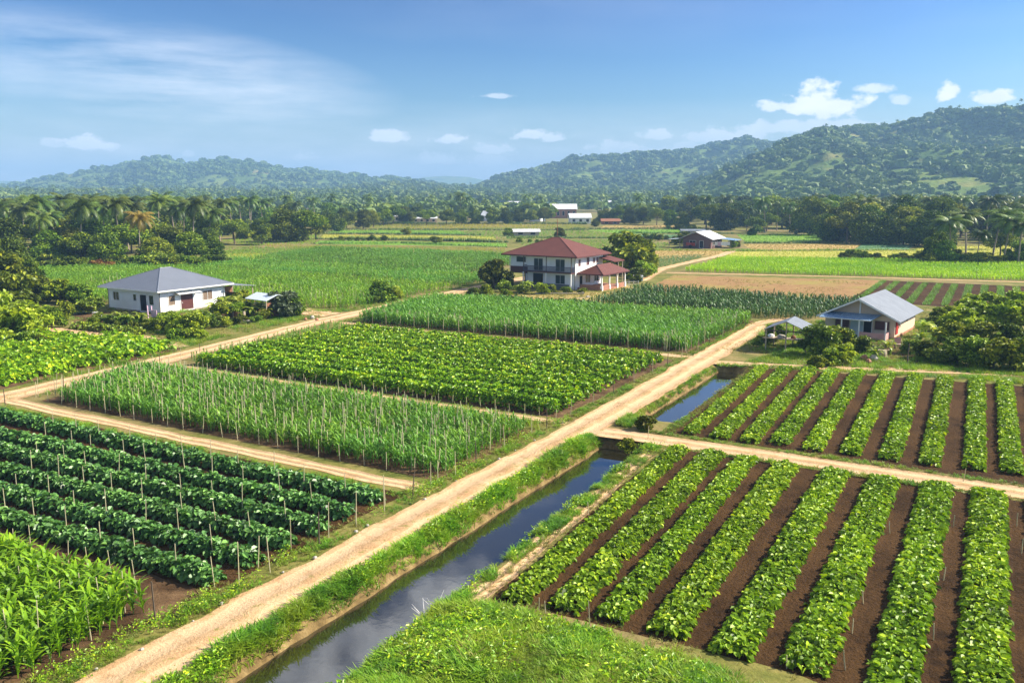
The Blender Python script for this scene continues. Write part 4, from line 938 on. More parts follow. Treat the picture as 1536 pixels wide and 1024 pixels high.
# gardens of the houses: (kind, px, py, height, label)
GARDEN = [
 ('shrub', 150, 484, 1.5, 'low green shrub at the left end of the garden bed'), ('dshrub', 140, 490, 1.4, 'low dark shrub at the left end of the garden bed'), ('dshrub', 200, 494, 1.1, 'flat dark shrub on the drive edge before the dark doorway'), ('shrub', 218, 495, 1.2, 'flat green shrub on the drive edge near the gate'),
 ('dshrub', 236, 496, 1.7, 'dark shrub right of the pink gate'), ('yshrub', 246, 492, 1.9, 'yellow green shrub right of the pink gate'), ('shrub', 262, 494, 2.2, 'green shrub between the gate and the yellow flowering shrub'), ('shrub', 318, 488, 2.0, 'green shrub before the low garden wall'), ('yshrub', 300, 508, 1.3, 'low yellow green shrub on the verge by the road bend'),
 ('shrub', 340, 490, 1.4, 'small green shrub on the verge below the garden wall'), ('dshrub', 360, 486, 1.5, 'small dark shrub below the tarp shelter'), ('shrub', 384, 484, 1.3, 'tiny green shrub on the verge below the tarp shelter'),
 ('shrub', 345, 466, 2.8, 'green shrub under the lean-to roof'), ('dshrub', 362, 462, 2.8, 'dark shrub between the lean-to and the shelter'),
 ('shrub', 22, 470, 6.00, 'big dense green bush at the left edge above the vegetable rows'), ('dshrub', 60, 452, 4.42, 'dark bush between the left edge and the white house'), ('dshrub', 92, 455, 4.08, 'dark broad bush left of the white house'),
 ('yshrub', 14, 512, 5.00, 'yellow green bush at the left edge above the vegetable rows'), ('yshrub', 48, 505, 3.80, 'yellow green bush beside the vegetable field corner'), ('yshrub', -18, 500, 5.50, 'yellow green bush cut by the left edge'), ('dshrub', 78, 492, 3.00, 'low dark bush at the end of the drive'), ('shrub', 40, 520, 2.40, 'low green bush at the edge of the vegetable rows'), ('dshrub', 120, 455, 3.40, 'dark bush touching the left end of the white house'),
 ('dshrub', 96, 478, 2.60, 'low dark shrub in front of the far left bush'), ('dshrub', 5, 440, 7.22, 'tall dark tree-like bush at the left edge'), ('dshrub', 38, 432, 5.52, 'tall dark bush behind the yellow bushes'),
 ('dshrub', 62, 520, 1.50, 'small dark shrub left of the drive'), ('shrub', 134, 470, 3.00, 'green shrub at the left corner of the white house'),
 ('yshrub', 270, 500, 2.60, 'yellow flowering shrub before the corner of the white house'), ('shrub', 290, 500, 2.70, 'round green shrub right of the yellow flowering shrub'), ('shrub', 308, 494, 2.40, 'green shrub below the wide window of the white house'), ('shrub', 252, 488, 2.20, 'green shrub under the corner of the white house'),
 ('dshrub', 330, 480, 2.60, 'dark shrub before the right end of the white house'), ('shrub', 350, 478, 2.60, 'green shrub left of the blue tarp shelter'), ('dshrub', 372, 474, 2.20, 'dark shrub in front of the blue tarp shelter'), ('gshrub', 424, 475, 4.00, 'grey green round bush right of the blue tarp shelter'), ('dshrub', 440, 474, 3.00, 'dark bush beside the grey green round bush'), ('shrub', 184, 488, 1.60, 'low shrub in front of the white house'),
 ('dshrub', 206, 488, 1.30, 'low dark shrub in front of the dark doorway'), ('shrub', 226, 490, 1.40, 'low green shrub beside the pink garden gate'), ('shrub', 160, 486, 1.30, 'low green shrub left on the bank before the white house'), ('dshrub', 172, 491, 1.20, 'low dark shrub on the bank before the white house'),
 ('shrub', 392, 480, 1.60, 'small bright shrub beside the drive'), ('shrub', 278, 508, 1.70, 'low green shrub nearest the road bend'), ('dshrub', 262, 510, 1.50, 'low dark shrub nearest the road bend'), 
 ('dshrub', 742, 433, 1.15*4.86, 'dense round tree at the left corner of the red roofed house'), ('shrub', 755, 438, 2.34, 'light green bush before the round tree'), ('dshrub', 728, 444, 2.16, 'dark hedge bush where the left road ends'), ('dshrub', 710, 446, 1.80, 'dark low bush beside the end of the left road'), ('dshrub', 757, 447, 1.71, 'dark low hedge bush left of the red roofed garden'),
 ('shrub', 783, 440, 2.16, 'green shrub before the open bay of the red roofed house'), ('yshrub', 812, 441, 2.16, 'pale leafy shrub in the middle of the red roofed house front'), ('shrub', 828, 440, 1.62, 'green shrub below the balcony'), ('shrub', 850, 440, 1.62, 'green shrub below the right end of the balcony'), ('shrub', 874, 440, 1.26, 'small shrub at the porch corner'),
 ('dshrub', 946, 410, 9.2, 'large dark tree behind the red roofed house'), ('dshrub', 932, 405, 8.2, 'dark tree close behind the porch of the red roofed house'), ('dshrub', 960, 408, 7.8, 'dark tree at the right of the group behind the red roofed house'), ('yshrub', 968, 415, 3.60, 'yellow green bush below the dark tree behind the porch'), ('shrub', 955, 418, 3.15, 'green bush right of the porch'), ('shrub', 976, 412, 2.52, 'green bush nearest the farm track'), ('dshrub', 945, 422, 1.62, 'clipped dark hedge bush right of the porch'), ('dshrub', 955, 424, 1.62, 'clipped dark hedge bush at the yard edge'),
 ('dshrub', 572, 452, 3.60, 'dark bush alone beside the left road'), ('shrub', 592, 450, 2.40, 'green bush beside the lone dark bush'), ('shrub', 560, 455, 1.60, 'small green bush left of the lone dark bush'),
 ('dshrub', 1162, 512, 2.24, 'dark bush left of the open tin shelter'), ('shrub', 1224, 534, 3.50, 'tall green shrub between the shelter and the small house'), ('shrub', 1240, 520, 3.22, 'tall green shrub left of the blue awning'), ('dshrub', 1262, 528, 2.80, 'dark shrub under the blue awning'), ('shrub', 1275, 528, 2.24, 'green shrub before the blue wall'), ('yshrub', 1262, 545, 2.24, 'bright green shrub in front of the tall shrubs'), ('shrub', 1243, 548, 1.82, 'green shrub beside the yard entrance'),
 ('shrub', 1295, 530, 1.96, 'round green shrub before the porch'), ('dshrub', 1225, 552, 1.40, 'low dark shrub by the side road'), ('shrub', 1145, 515, 1.26, 'low green shrub where the main road ends'), ('shrub', 1135, 520, 1.05, 'low shrub nearest the main road end'),
 ('shrub', 1372, 530, 1.82, 'green shrub right of the small house'), ('dshrub', 1392, 538, 2.10, 'dark shrub right of the yard'), ('shrub', 1412, 545, 2.24, 'green shrub beside the side road right of the yard'), ('dshrub', 1436, 545, 2.94, 'dark bush near the side road'), ('shrub', 1462, 550, 3.08, 'large green bush near the side road'), ('dshrub', 1490, 553, 3.22, 'large dark bush near the side road'), ('shrub', 1520, 555, 3.08, 'large green bush at the right edge above the side road'), ('dshrub', 1545, 553, 3.50, 'dark bush cut by the right edge'),
 ('yshrub', 1440, 500, 3.50, 'yellow green bush behind the dark bushes'), ('yshrub', 1470, 490, 3.78, 'tall yellow green bush right of the small house'), ('yshrub', 1500, 492, 3.92, 'tall yellow green bush near the right edge'), ('yshrub', 1530, 495, 3.92, 'tall yellow green bush at the right edge'), ('yshrub', 1455, 470, 2.94, 'yellow green bush below the striped field'), ('yshrub', 1490, 468, 3.22, 'yellow green bush at the foot of the striped field'), ('yshrub', 1525, 470, 3.50, 'yellow green bush at the right edge of the striped field'), ('dshrub', 1425, 520, 2.94, 'dark bush behind the shrubs right of the yard'), ('dshrub', 1470, 522, 3.22, 'dark bush in front of the yellow bushes'), ('dshrub', 1515, 525, 3.22, 'dark bush in front of the rightmost yellow bushes'),
 ('shrub', 1405, 478, 1.68, 'green bush behind the small house'), ('shrub', 1425, 474, 1.54, 'green bush right behind the small house'), ('yshrub', 1418, 500, 1.96, 'yellow green bush right of the small house wall'), ('dshrub', 1400, 492, 1.68, 'dark bush touching the back corner of the small house'),
 ('dshrub', 968, 644, 1.17, 'dark leafy clump at the end of the upper canal'), ('dshrub', 940, 678, 0.99, 'dark leafy clump over the end of the near canal'),
]
for k, x, y, h, lab in GARDEN:
    plant(k, x, y, h, lab, 'bush' if 'bush' in lab else 'shrub' if 'shrub' in lab else 'tree' if 'tree' in lab else 'plant', None, random.uniform(1.0, 1.25))
BANS = [(180, 486, 2.4, 'banana plant left on the bank before the white house'), (193, 489, 2.0, 'small banana plant before the white wall'), (212, 487, 2.2, 'banana plant beside the dark doorway'), (300, 484, 2.6, 'banana plant below the wide window'), (322, 476, 2.8, 'banana plant at the right corner of the white house'), (338, 470, 3.4, 'tall banana plant under the lean-to'), (358, 468, 3.0, 'banana plant left of the tarp shelter'), (378, 477, 2.4, 'banana plant before the tarp shelter'), (390, 474, 2.8, 'yellowish banana plant right of the tarp shelter'), (402, 478, 2.0, 'low banana plant near the drive'),
        (790, 438, 2.6, 'banana plant before the open bay'), (1330, 532, 2.0, 'banana plant before the porch steps'), (1385, 505, 2.6, 'banana plant right of the cream wall'), (1400, 512, 2.6, 'banana plant farther right of the cream wall'), (1380, 520, 2.2, 'low banana plant right of the cream wall'), (1312, 540, 1.8, 'small banana plant in the yard')]
for x, y, h, lab in BANS: plant('banana', x, y, h, lab, 'banana plant', 'banana plants around the houses')

# dense far woods: nobody could count these
def clump_tmpl(n, seed, sz=0.17):
    r = np.random.default_rng(seed); d = r.normal(size=(n, 3)); d /= np.linalg.norm(d, axis=1)[:, None]
    d[:, 2] = np.abs(d[:, 2]) * 0.9; rad = 0.5 * (0.75 + 0.35 * r.random(n))
    p_ = d * rad[:, None]; p_[:, 2] += 0.35
    V = []; T = []; Fq = []
    for i in range(n):
        nrm = d[i] + r.normal(0, .45, 3); nrm /= np.linalg.norm(nrm); u = np.cross(nrm, [0.3, .2, 1]); u /= np.linalg.norm(u) + 1e-9; v = np.cross(nrm, u)
        s_ = sz * r.uniform(.7, 1.4); a = len(V)
        for (cu, cv) in ((-1, -.7), (.8, -1), (1, .8), (-.7, 1)): V.append(p_[i] + u * cu * s_ + v * cv * s_)
        T += [r.normal(0, .12)] * 4; Fq.append((a, a + 1, a + 2, a + 3))
    return np.array(V), np.array(Fq), np.array(T)
CL = [clump_tmpl(64, s) for s in range(5)]; CLS = [clump_tmpl(34, 20 + s, .2) for s in range(5)]
def far_palm(seed):
    r = random.Random(seed); V = []; Fq = []; T = []
    for q in range(3):
        an = q * 2.1; V += [(.008 * math.cos(an), .008 * math.sin(an), 0), (.008 * math.cos(an + 2), .008 * math.sin(an + 2), 0), (.008 * math.cos(an + 2), .008 * math.sin(an + 2), .86), (.008 * math.cos(an), .008 * math.sin(an), .86)]; T += [.3] * 4; Fq.append(tuple(range(q * 4, q * 4 + 4)))
    for i in range(13):
        az = i * 2.4; th = 1.1 - 1.5 * i / 13; p_ = np.array([0, 0, .86]); a = len(V); sg = 4
        for k in range(sg + 1):
            w_ = .05 * math.sin(math.pi * (.1 + .85 * k / sg)); sd = np.array([-math.sin(az), math.cos(az), 0])
            V += [p_ - sd * w_ - [0, 0, w_ * .7], p_ + sd * w_ - [0, 0, w_ * .7]]; T += [-.05, .1]
            p_ = p_ + np.array([math.cos(th) * math.cos(az), math.cos(th) * math.sin(az), math.sin(th)]) * .3 / sg; th -= .5
        for k in range(sg): Fq.append((a + 2 * k, a + 2 * k + 1, a + 2 * k + 3, a + 2 * k + 2))
    return np.array(V), np.array(Fq), np.array(T)
FP = [far_palm(s) for s in range(4)]
POLY_F = [(-200, 339), (330, 346), (500, 341), (560, 334), (820, 331.5), (900, 332.5), (1040, 337), (1200, 345), (1760, 352), (1760, 290.2), (-200, 290.2)]
def woods(name, label, n, y0, y1, poly, hh, pal, seed):
    r = np.random.default_rng(seed)
    Yw = y0 + (y1 - y0) * r.random(n) ** 0.8; Xw = (r.random(n) * 2 - 1) * Yw * 0.86
    pr = [proj(a, b_) for a, b_ in zip(Xw, Yw)]; pa = np.array(pr)
    k = inpoly(pa[:, 0], pa[:, 1], poly) & (fbm(Xw * .006, Yw * .006, 3, seed) > 0.36); Xw, Yw, pa = Xw[k], Yw[k], pa[k]
    # keep the far village clear
    k = ~((pa[:, 0] > 820) & (pa[:, 0] < 935) & (pa[:, 1] > 318) & (pa[:, 1] < 336)) & ~((pa[:, 0] > 585) & (pa[:, 0] < 660) & (pa[:, 1] > 327)); Xw, Yw = Xw[k], Yw[k]
    n = len(Xw); A = Acc(); isp = r.random(n) < pal
    z = np.array([terrain_z(a, b_) for a, b_ in zip(Xw, Yw)])
    pos = np.stack([Xw, Yw, z], -1); ii = ~isp
    H_ = r.uniform(hh[0], hh[1], n)
    scatter(CL, pos[ii] + np.array([0, 0, 0]), r.random(ii.sum()) * 6.28, H_[ii], np.clip(r.normal(.5, .2, ii.sum()), .05, .95), A, sz=np.full(ii.sum(), .85))
    if isp.any(): scatter(FP, pos[isp], r.random(isp.sum()) * 6.28, H_[isp] * 1.25, np.clip(r.normal(.45, .15, isp.sum()), .1, .9), A)
    tag(A.obj(name, 'far_leaf'), label, 'woods', kind='stuff')

# ------------------------------------------------------------------ hills
RIDGES = [
 dict(D=5200, foot=3600, px=[-700, -100, 0, 60, 110, 300, 560, 600, 640, 670, 705, 740, 790, 900], py=[278, 272, 271, 273, 280, 286, 284, 272, 266, 264, 266, 273, 283, 289], n=0.10, trees=0),
 dict(D=2700, foot=1700, px=[-700, -300, -100, 30, 60, 150, 200, 250, 290, 345, 400, 450, 500, 560, 620, 680, 730, 800], py=[286, 287, 286, 279, 273, 259, 250, 242, 247.5, 241.5, 247, 254, 261, 266, 272, 281, 287, 290], n=0.30, trees=26000),
 dict(D=1900, foot=1250, px=[430, 500, 560, 600, 640, 680, 720, 760, 800], py=[291, 286, 279, 276, 279, 281, 283, 287, 291], n=0.4, trees=4500),
 dict(D=2300, foot=1250, px=[620, 690, 730, 768, 800, 850, 900, 960, 1000, 1060, 1110, 1150, 1200, 1300, 1500], py=[293, 287, 277, 264, 257, 246, 240, 233, 231, 220, 213, 215, 220, 235, 250], n=0.34, trees=24000),
 dict(D=1500, foot=700, px=[1000, 1060, 1100, 1150, 1185, 1230, 1270, 1310, 1350, 1400, 1450, 1536, 1700, 1900], py=[291, 272, 250, 231, 216, 200, 194.5, 196, 190.5, 182, 176, 160, 152, 160], n=0.34, trees=30000),
]
def ridge_z(rd, PX, D):
    ys = np.interp(PX, rd['px'], rd['py'])
    el = np.arctan((512 - ys) / F) - PITCH
    zr = HC + rd['D'] * np.tan(el) / np.cos(0)
    u = (D - rd['foot']) / (rd['D'] - rd['foot'])
    g_ = np.where(u < 1, sstep(0, 1, u) * 0.55 + 0.45 * np.clip(u, 0, 1), 1 - 0.5 * np.clip(u - 1, 0, 2))
    X_ = (PX - 768) / F * D; big = rd['D'] / 9.0
    spur = (fbm(X_ / (big * .8), D / (big * 1.8), 5, int(rd['D'])) - 0.48) * 2.6
    rg = 1 - np.abs(fbm(X_ / (big * .8) + 7, D / (big * 1.4), 4, 77) - 0.47) * 4
    env = np.clip(4 * u * (1 - u), 0, 1) * (u < 1)
    z = zr * g_ * (1 + env * (rd['n'] * spur + 0.34 * (rg - .6))) + (u > 0.9) * zr * 0.018 * (fbm(X_ / (big * .08), D / big, 3, 5) - .5)
    return np.where(u < 0, -3, z - 3 * (1 - np.clip(u * 8, 0, 1)))
def terrain_z(X_, Y_):
    px = 768 + F * X_ / Y_
    z = 0.0
    for rd in RIDGES[1:]:
        z = max(z, float(ridge_z(rd, np.array([px]), np.array([Y_]))[0]))
    return z
for ri, rd in enumerate(RIDGES):
    PXs = np.arange(rd['px'][0], rd['px'][-1] + 1, 5.0); Ds = np.concatenate([np.linspace(rd['foot'] - 20, rd['D'], 90), np.linspace(rd['D'], rd['D'] * 1.35, 12)[1:]])
    PP, DD = np.meshgrid(PXs, Ds, indexing='ij'); Zz = ridge_z(rd, PP, DD)
    edge = sstep(rd['px'][0], rd['px'][0] + 60, PP) * sstep(rd['px'][-1], rd['px'][-1] - 60, PP)
    Zz = Zz * edge - 3 * (1 - edge)
    Xh = (PP - 768) / F * DD
    a, b_ = PP.shape; id_ = np.arange(a * b_).reshape(a, b_)
    Fh = np.stack([id_[:-1, :-1], id_[1:, :-1], id_[1:, 1:], id_[:-1, 1:]], -1).reshape(-1, 4)
    o = mesh_obj('hills', make_mesh('hills', np.stack([Xh, DD, Zz], -1).reshape(-1, 3), Fh, 'hill_ground', smooth=True))
    tag(o, kind='structure')
    n = rd['trees']
    if n:
        r = np.random.default_rng(100 + ri); pxr = r.uniform(max(-60, rd['px'][0]), min(1600, rd['px'][-1]), n)
        u = r.random(n) ** 0.9 * 1.03; Dr = rd['foot'] + u * (rd['D'] - rd['foot'])
        Xr = (pxr - 768) / F * Dr; dens = fbm(Xr / 90, Dr / 150, 5, 9) 
        k = (dens > 0.46 + 0.06 * r.random(n)) | (r.random(n) < .07)
        # trees on the crest, uneven
        pxr, Dr, Xr = pxr[k], Dr[k], Xr[k]; zz = ridge_z(rd, pxr, Dr); k = zz > 1; Xr, Dr, zz = Xr[k], Dr[k], zz[k]; n = len(Xr)
        A = Acc(); sc_r = np.clip(r.lognormal(-.15, .5, n), .3, 2.6) * (5.4 + Dr * 0.0014)
        scatter(CLS, np.stack([Xr, Dr, zz - 1.5], -1), r.random(n) * 6.28, sc_r, np.clip(r.normal(.5, .2, n), .05, .95), A, sz=np.full(n, .75))
        tag(A.obj('hill_woods', 'hill_leaf'), ['', 'blue green woods on the long left hill', 'woods on the low middle hill', 'woods on the far right ridge', 'woods on the near right hillside'][ri], 'woods', kind='stuff')
woods('far_woods', 'dense belt of trees and palms at the foot of the hills', 5200, 470, 1500, POLY_F, (9, 14), 0.22, 5)
woods('valley_woods', 'scattered tree clumps on the valley floor below the hills', 2600, 1300, 2300, POLY_F, (10, 16), 0.05, 6)
# ------------------------------------------------------------------ stakes, every one a thing
def stake_mesh(i, h, r0, r1, bend=0.03, n=5):
    r = random.Random(i); A = Acc()
    bx, by = r.uniform(-bend, bend), r.uniform(-bend, bend)
    A.tube([(0, 0, -.05), (bx, by, h * .5), (bx * 1.6, by * 1.2, h), (bx * 1.6, by * 1.2, h + .01)], [r0, (r0 + r1) / 2, r1, 0.002], n)
    return A.mesh('bamboo_stake', ['bamboo'], False)
STK = [stake_mesh(i, 1.0, .022, .016) for i in range(5)]
STK_D = []
for i in range(3):
    A = Acc(); A.tube([(0, 0, -.05), (0.01 * i, .01, .5), (.02, -.01 * i, 1.0), (.02, -.01 * i, 1.01)], [.03, .027, .022, .002], 6); STK_D.append(A.mesh('wooden_post', ['dark_wood']))
def stake(s, t, h, label, group, dark=False, thick=1.0, cat='stake', z=0):
    x, y = P(s, t); me = random.choice(STK_D if dark else STK)
    o = link(bpy.data.objects.new('wooden_post' if dark else 'bamboo_stake', me)); o.location = (x, y, z)
    o.rotation_euler = (random.gauss(0, .035), random.gauss(0, .035), random.random() * 6.28)
    o.scale = (1.15 * thick, 1.15 * thick, h); tag(o, label, 'post' if dark else cat, group)
RN = ['row nearest the path', 'row second from the path', 'row third from the path', 'row fourth from the path', 'row fifth from the path', 'row nearest the corn']
for i, (s, t) in enumerate(ends):
    for k in range(12 - i):
        tt = t - 0.35 + k * 2.55 + random.uniform(-.3, .3)
        stake(s - 0.15 - 0.0 * tt + random.uniform(-.3, .15), tt, random.uniform(1.25, 1.75), 'bamboo stake in the dark leafy %s, %s from the road' % (RN[i], ordn(k)), 'bamboo stakes in the dark leafy rows')
for i in range(6):
    for k in range(16):
        s = 38.6 + i * 1.75 + random.uniform(-.25, .25); tt = 27.4 + k * 2.35 + (i % 2) * 1.1 + random.uniform(-.4, .4)
        stake(s, tt, random.uniform(1.75, 2.15), 'pale stake in young corn, %s from the road, %s line up' % (ordn(k), ordn(i)), 'pale stakes in the young corn', thick=1.35)
for k in range(22):
    stake(37.45 + random.uniform(-.08, .08), 26.3 + k * 1.75 + random.uniform(-.2, .2), random.uniform(.95, 1.35), 'short stake along the path edge of the young corn, %s from the dirt road' % ordn(k), 'stakes at the front of the young corn')
for k in range(30):
    stake(52.75 + random.uniform(-.06, .06), 26.5 + k * 1.28, random.uniform(.6, .8), 'short pale stake at the front edge of the mounded rows, %s from the dirt road' % ordn(k), 'stakes at the front of the mounded rows')
for k in range(20):
    stake(81.75 + random.uniform(-.1, .1) - k * .04, 26.3 + k * 2.1, random.uniform(1.3, 1.7), 'stake at the front edge of the blue green corn, %s from the dirt road' % ordn(k), 'stakes at the front of the blue green corn', thick=1.3)
A = Acc(); TS = []
for q in range(4):
    a_ = Acc(); r_ = random.Random(q); bx_ = r_.uniform(-.04, .04); a_.tube([(0, 0, 0), (bx_, 0, .5), (bx_ * 1.5, .02, 1)], [.028, .024, .02], 4); TS.append((np.vstack(a_.V), np.vstack(a_.F), np.concatenate(a_.T)))
ps = [];
for i in range(14):
    for k in range(44):
        ps.append((38.3 + i * .78 + random.uniform(-.12, .12), 26.9 + k * .9 + random.uniform(-.25, .25)))
ps = [p_ for p_ in ps if random.random() < .62]
n_a = len(ps); ps += [(82.4 + random.uniform(0, 22), 26.2 + random.uniform(0, 3.0)) for _ in range(60)] + [(82.3 + random.uniform(0, 1.2), 26.4 + random.uniform(0, 42)) for _ in range(90)] + [(89 + random.uniform(0, 12), 78.6 + random.uniform(0, 60)) for _ in range(160)]
ps = np.array(ps); X_, Y_ = PA(ps[:, 0], ps[:, 1]); n = len(ps); hh_ = np.where(np.arange(n) < n_a, rng.uniform(1.25, 1.7, n), rng.uniform(1.5, 2.0, n))
scatter(TS, np.column_stack([X_, Y_, np.zeros(n)]), rng.random(n) * 6.28, np.ones(n) * 1.0, np.zeros(n), A, sz=hh_, tilt=.03)
tag(A.obj('bamboo_stakes', ['bamboo']), 'many thin pale stakes standing all through the corn fields', 'stakes', kind='stuff')
side = [(18.9, 26.3, 1.7), (22.6, 25.9, 2.0), (24.2, 25.75, 1.6), (27.3, 25.8, 1.7), (30.0, 25.9, 1.7), (32.2, 25.9, 1.75), (34.4, 25.75, 1.7), (36.3, 25.9, 1.5), (38.6, 25.8, 1.5), (41.0, 25.9, 1.5), (44.5, 25.95, 1.5), (48.0, 25.9, 1.4), (50.0, 25.8, 1.5),
        (54, 25.9, 1.2), (58, 25.9, 1.2), (62, 25.9, 1.2), (66.5, 25.9, 1.3), (71, 25.9, 1.2), (75, 25.9, 1.2), (78.5, 25.7, 1.2), (84, 25.8, 1.4), (88, 25.8, 1.4), (93, 25.8, 1.4), (98, 25.8, 1.4), (103, 25.8, 1.4)]
for k, (s, t, h) in enumerate(side): stake(s, t, h, 'post on the verge left of the dirt road, %s counted up the road' % ordn(k), 'posts on the verge of the dirt road', dark=(k % 3 == 0), thick=1.0)
for k in range(9):
    stake(35.2 + k * 2.6, 64.9 + k * .35, 1.3, 'thin post on the near verge of the left road, %s from the left edge' % ordn(k), 'thin posts on the left road verge', dark=k % 2 == 0)
for k, (px, py, h) in enumerate([(17, 985, 1.8), (60, 985, 2.1), (63, 900, 1.5), (36, 905, 1.6), (92, 935, 1.7), (126, 925, 1.8), (155, 935, 1.9), (137, 960, 1.4), (188, 918, 1.7), (205, 890, 1.5), (22, 830, 1.2), (46, 825, 1.2), (102, 850, 1.2), (132, 858, 1.2), (168, 868, 1.3)]):
    s, t = GST(px, py); stake(s, t, h, 'bamboo stake in or beside the bottom left corn, %s of them' % ordn(k) if 0 else ['stake nearest the bottom left corner of the corn', 'tall stake in front of the bottom left corn', 'stake inside the bottom corn near its left edge', 'stake inside the bottom corn beside the left edge', 'stake in the middle of the bottom corn', 'stake leaning in the bottom corn', 'tall stake in the right half of the bottom corn', 'stake at the front of the bottom corn', 'stake near the right end of the bottom corn', 'stake at the far right end of the bottom corn', 'leftmost stake on the bare strip above the bottom corn', 'second stake on the bare strip above the bottom corn', 'middle stake on the bare strip above the bottom corn', 'fourth stake on the bare strip above the bottom corn', 'rightmost stake on the bare strip above the bottom corn'][k], 'stakes of the bottom left corn', thick=.9)
for k, (px, py, h) in enumerate([(807, 925, .8), (819, 922, .55), (885, 937, 1.0), (883, 772, .7), (1180, 1002, .5), (1268, 1005, .75), (1278, 950, .6), (1295, 905, .55), (1335, 800, .6), (1400, 960, .7), (1415, 870, .6), (1430, 790, .6), (1532, 830, .7), (1525, 790, .7), (972, 658, .9), (1445, 722, .8)]):
    s, t = GST(px, py); stake(s, t, h, ['stake in front of the first gap between near bean beds', 'tiny stake in front of the second near bean bed', 'tall thin stake in front of the third near bean bed', 'stake left of the first bean bed by the canal', 'tiny stake before the sixth near bean bed', 'stake low in the furrow right of the sixth bean bed', 'second stake up in the furrow right of the sixth bean bed', 'third stake up in the furrow right of the sixth bean bed', 'top stake in the furrow right of the sixth bean bed', 'low stake in the furrow right of the seventh bean bed', 'middle stake in the furrow right of the seventh bean bed', 'top stake in the furrow right of the seventh bean bed', 'stake at the right edge beyond the last full bean bed', 'upper stake at the right edge beyond the last full bean bed', 'stake on the side road edge above the near canal end', 'stake on the lower edge of the side road at the right'][k], 'stakes among the bean beds', thick=.9)

# ------------------------------------------------------------------ houses
def house(name, label, cat, px, py, theta, group=None):
    o = link(bpy.data.objects.new(name, None)); x, y = G(px, py); o.location = (x, y, 0); o.rotation_euler = (0, 0, -R(theta)); tag(o, label, cat, group); return o
def B(name, mat, parent, *boxes, label=None):
    A = Acc()
    for b_ in boxes: A.box(*b_)
    o = A.obj(name, [mat], parent)
    if label: o['label'] = label
    return o
def hip(name, mat, parent, x0, x1, y0, y1, ze, zr, rl=1.5, th=0.14, axis='x', fascia=None):
    cx, cy = (x0 + x1) / 2, (y0 + y1) / 2
    if axis == 'x': r0, r1 = (cx - rl / 2, cy, zr), (cx + rl / 2, cy, zr)
    else: r0, r1 = (cx, cy - rl / 2, zr), (cx, cy + rl / 2, zr)
    c = [(x0, y0, ze), (x1, y0, ze), (x1, y1, ze), (x0, y1, ze)]
    A = Acc()
    def q(a, b_, c_, d_): 
        A.add([a, b_, c_, d_], [(0, 1, 2, 3)])
    mid = lambda a, b_: tuple((np.array(a) + np.array(b_)) / 2)
    if axis == 'x': q(c[0], c[1], r1, r0); q(c[2], c[3], r0, r1); q(c[1], c[2], mid(c[2], r1), r1); q(c[3], c[0], mid(c[0], r0), r0)
    else: q(c[1], c[2], r1, r0); q(c[3], c[0], r0, r1); q(c[0], c[1], mid(c[1], r0), r0); q(c[2], c[3], mid(c[3], r1), r1)
    lo = [(x, y, ze - th) for x, y, z in c]
    q(lo[3], lo[2], lo[1], lo[0])
    for i in range(4): q(lo[i], lo[(i + 1) % 4], c[(i + 1) % 4], c[i])
    o = A.obj(name, [mat], parent)
    # ridge caps
    A2 = Acc(); A2.bar(r0, r1, .07)
    for k in range(4):
        rr = (r0 if k in (0, 3) else r1) if axis == 'x' else (r0 if k in (0, 1) else r1)
        A2.bar(c[k], rr, .06)
    A2.obj('ridge_cap', [mat], o)
    if fascia:
        t_ = .05; A3 = Acc()
        A3.box(x0 - t_, x1 + t_, y0 - t_, y0 - .003, ze - th - .06, ze - .02); A3.box(x0 - t_, x1 + t_, y1 + .003, y1 + t_, ze - th - .06, ze - .02)
        A3.box(x0 - t_, x0 - .003, y0, y1, ze - th - .06, ze - .02); A3.box(x1 + .003, x1 + t_, y0, y1, ze - th - .06, ze - .02)
        A3.obj('fascia', [fascia], o)
    return o
def window(parent, side, a0, a1, z0, z1, frame='white_paint', pane='glass_dark', off=0.0, n=2, name='window', fw=.07):
    """side 'f': wall y=off facing -y, along x; side 'r': wall x=off facing +x, along y"""
    fr = Acc(); pn = Acc(); sl_ = Acc()
    def bx(A, u0, u1, v0, v1, d0, d1):
        if side == 'f': A.box(u0, u1, off - d1, off - d0, v0, v1)
        else: A.box(off + d0, off + d1, u0, u1, v0, v1)
    bx(fr, a0 - fw, a1 + fw, z1, z1 + fw, .002, .07); bx(fr, a0 - fw, a1 + fw, z0 - fw, z0, .002, .09); bx(fr, a0 - fw, a0, z0, z1, .002, .07); bx(fr, a1, a1 + fw, z0, z1, .002, .07)
    for i in range(1, n):
        m_ = a0 + (a1 - a0) * i / n; bx(fr, m_ - .025, m_ + .025, z0, z1, .002, .055)
    o = fr.obj(name, [frame], parent); bx(pn, a0, a1, z0, z1, .004, .025); pn.obj('pane' if name == 'window' else 'panel', [pane], o); return o

# white house with grey hip roof
W, D_ = 11.2, 10.9
wh = house('house', 'white single storey house with a grey hip roof beside the left road', 'house', 241, 471, 31)
B('wall', 'white_wall', wh, (-W, 0, 0, D_, 0, 3.12)); 
B('wall_base', 'concrete', wh, (-W - .06, .06, -.06, D_ + .06, 0, .22))
hip('roof', 'grey_roof', wh, -W - .9, .9, -.9, D_ + .9, 3.2, 5.6, 1.8, axis='y', fascia='white_paint')
B('corner_trim', 'dark_wood', wh, (-.02, .05, -.05, .02, .22, 3.0), (-W - .05, -W + .02, -.05, .02, .22, 3.0)); B('downpipe', 'white_paint', wh, (.04, .14, D_ - .25, D_ - .15, .2, 3.0))
window(wh, 'f', -W + 1.2, -W + 2.4, 1.35, 2.45); window(wh, 'f', -5.55, -4.95, 1.5, 2.35, n=1); window(wh, 'f', -2.15, -1.25, 1.15, 2.4, n=1)
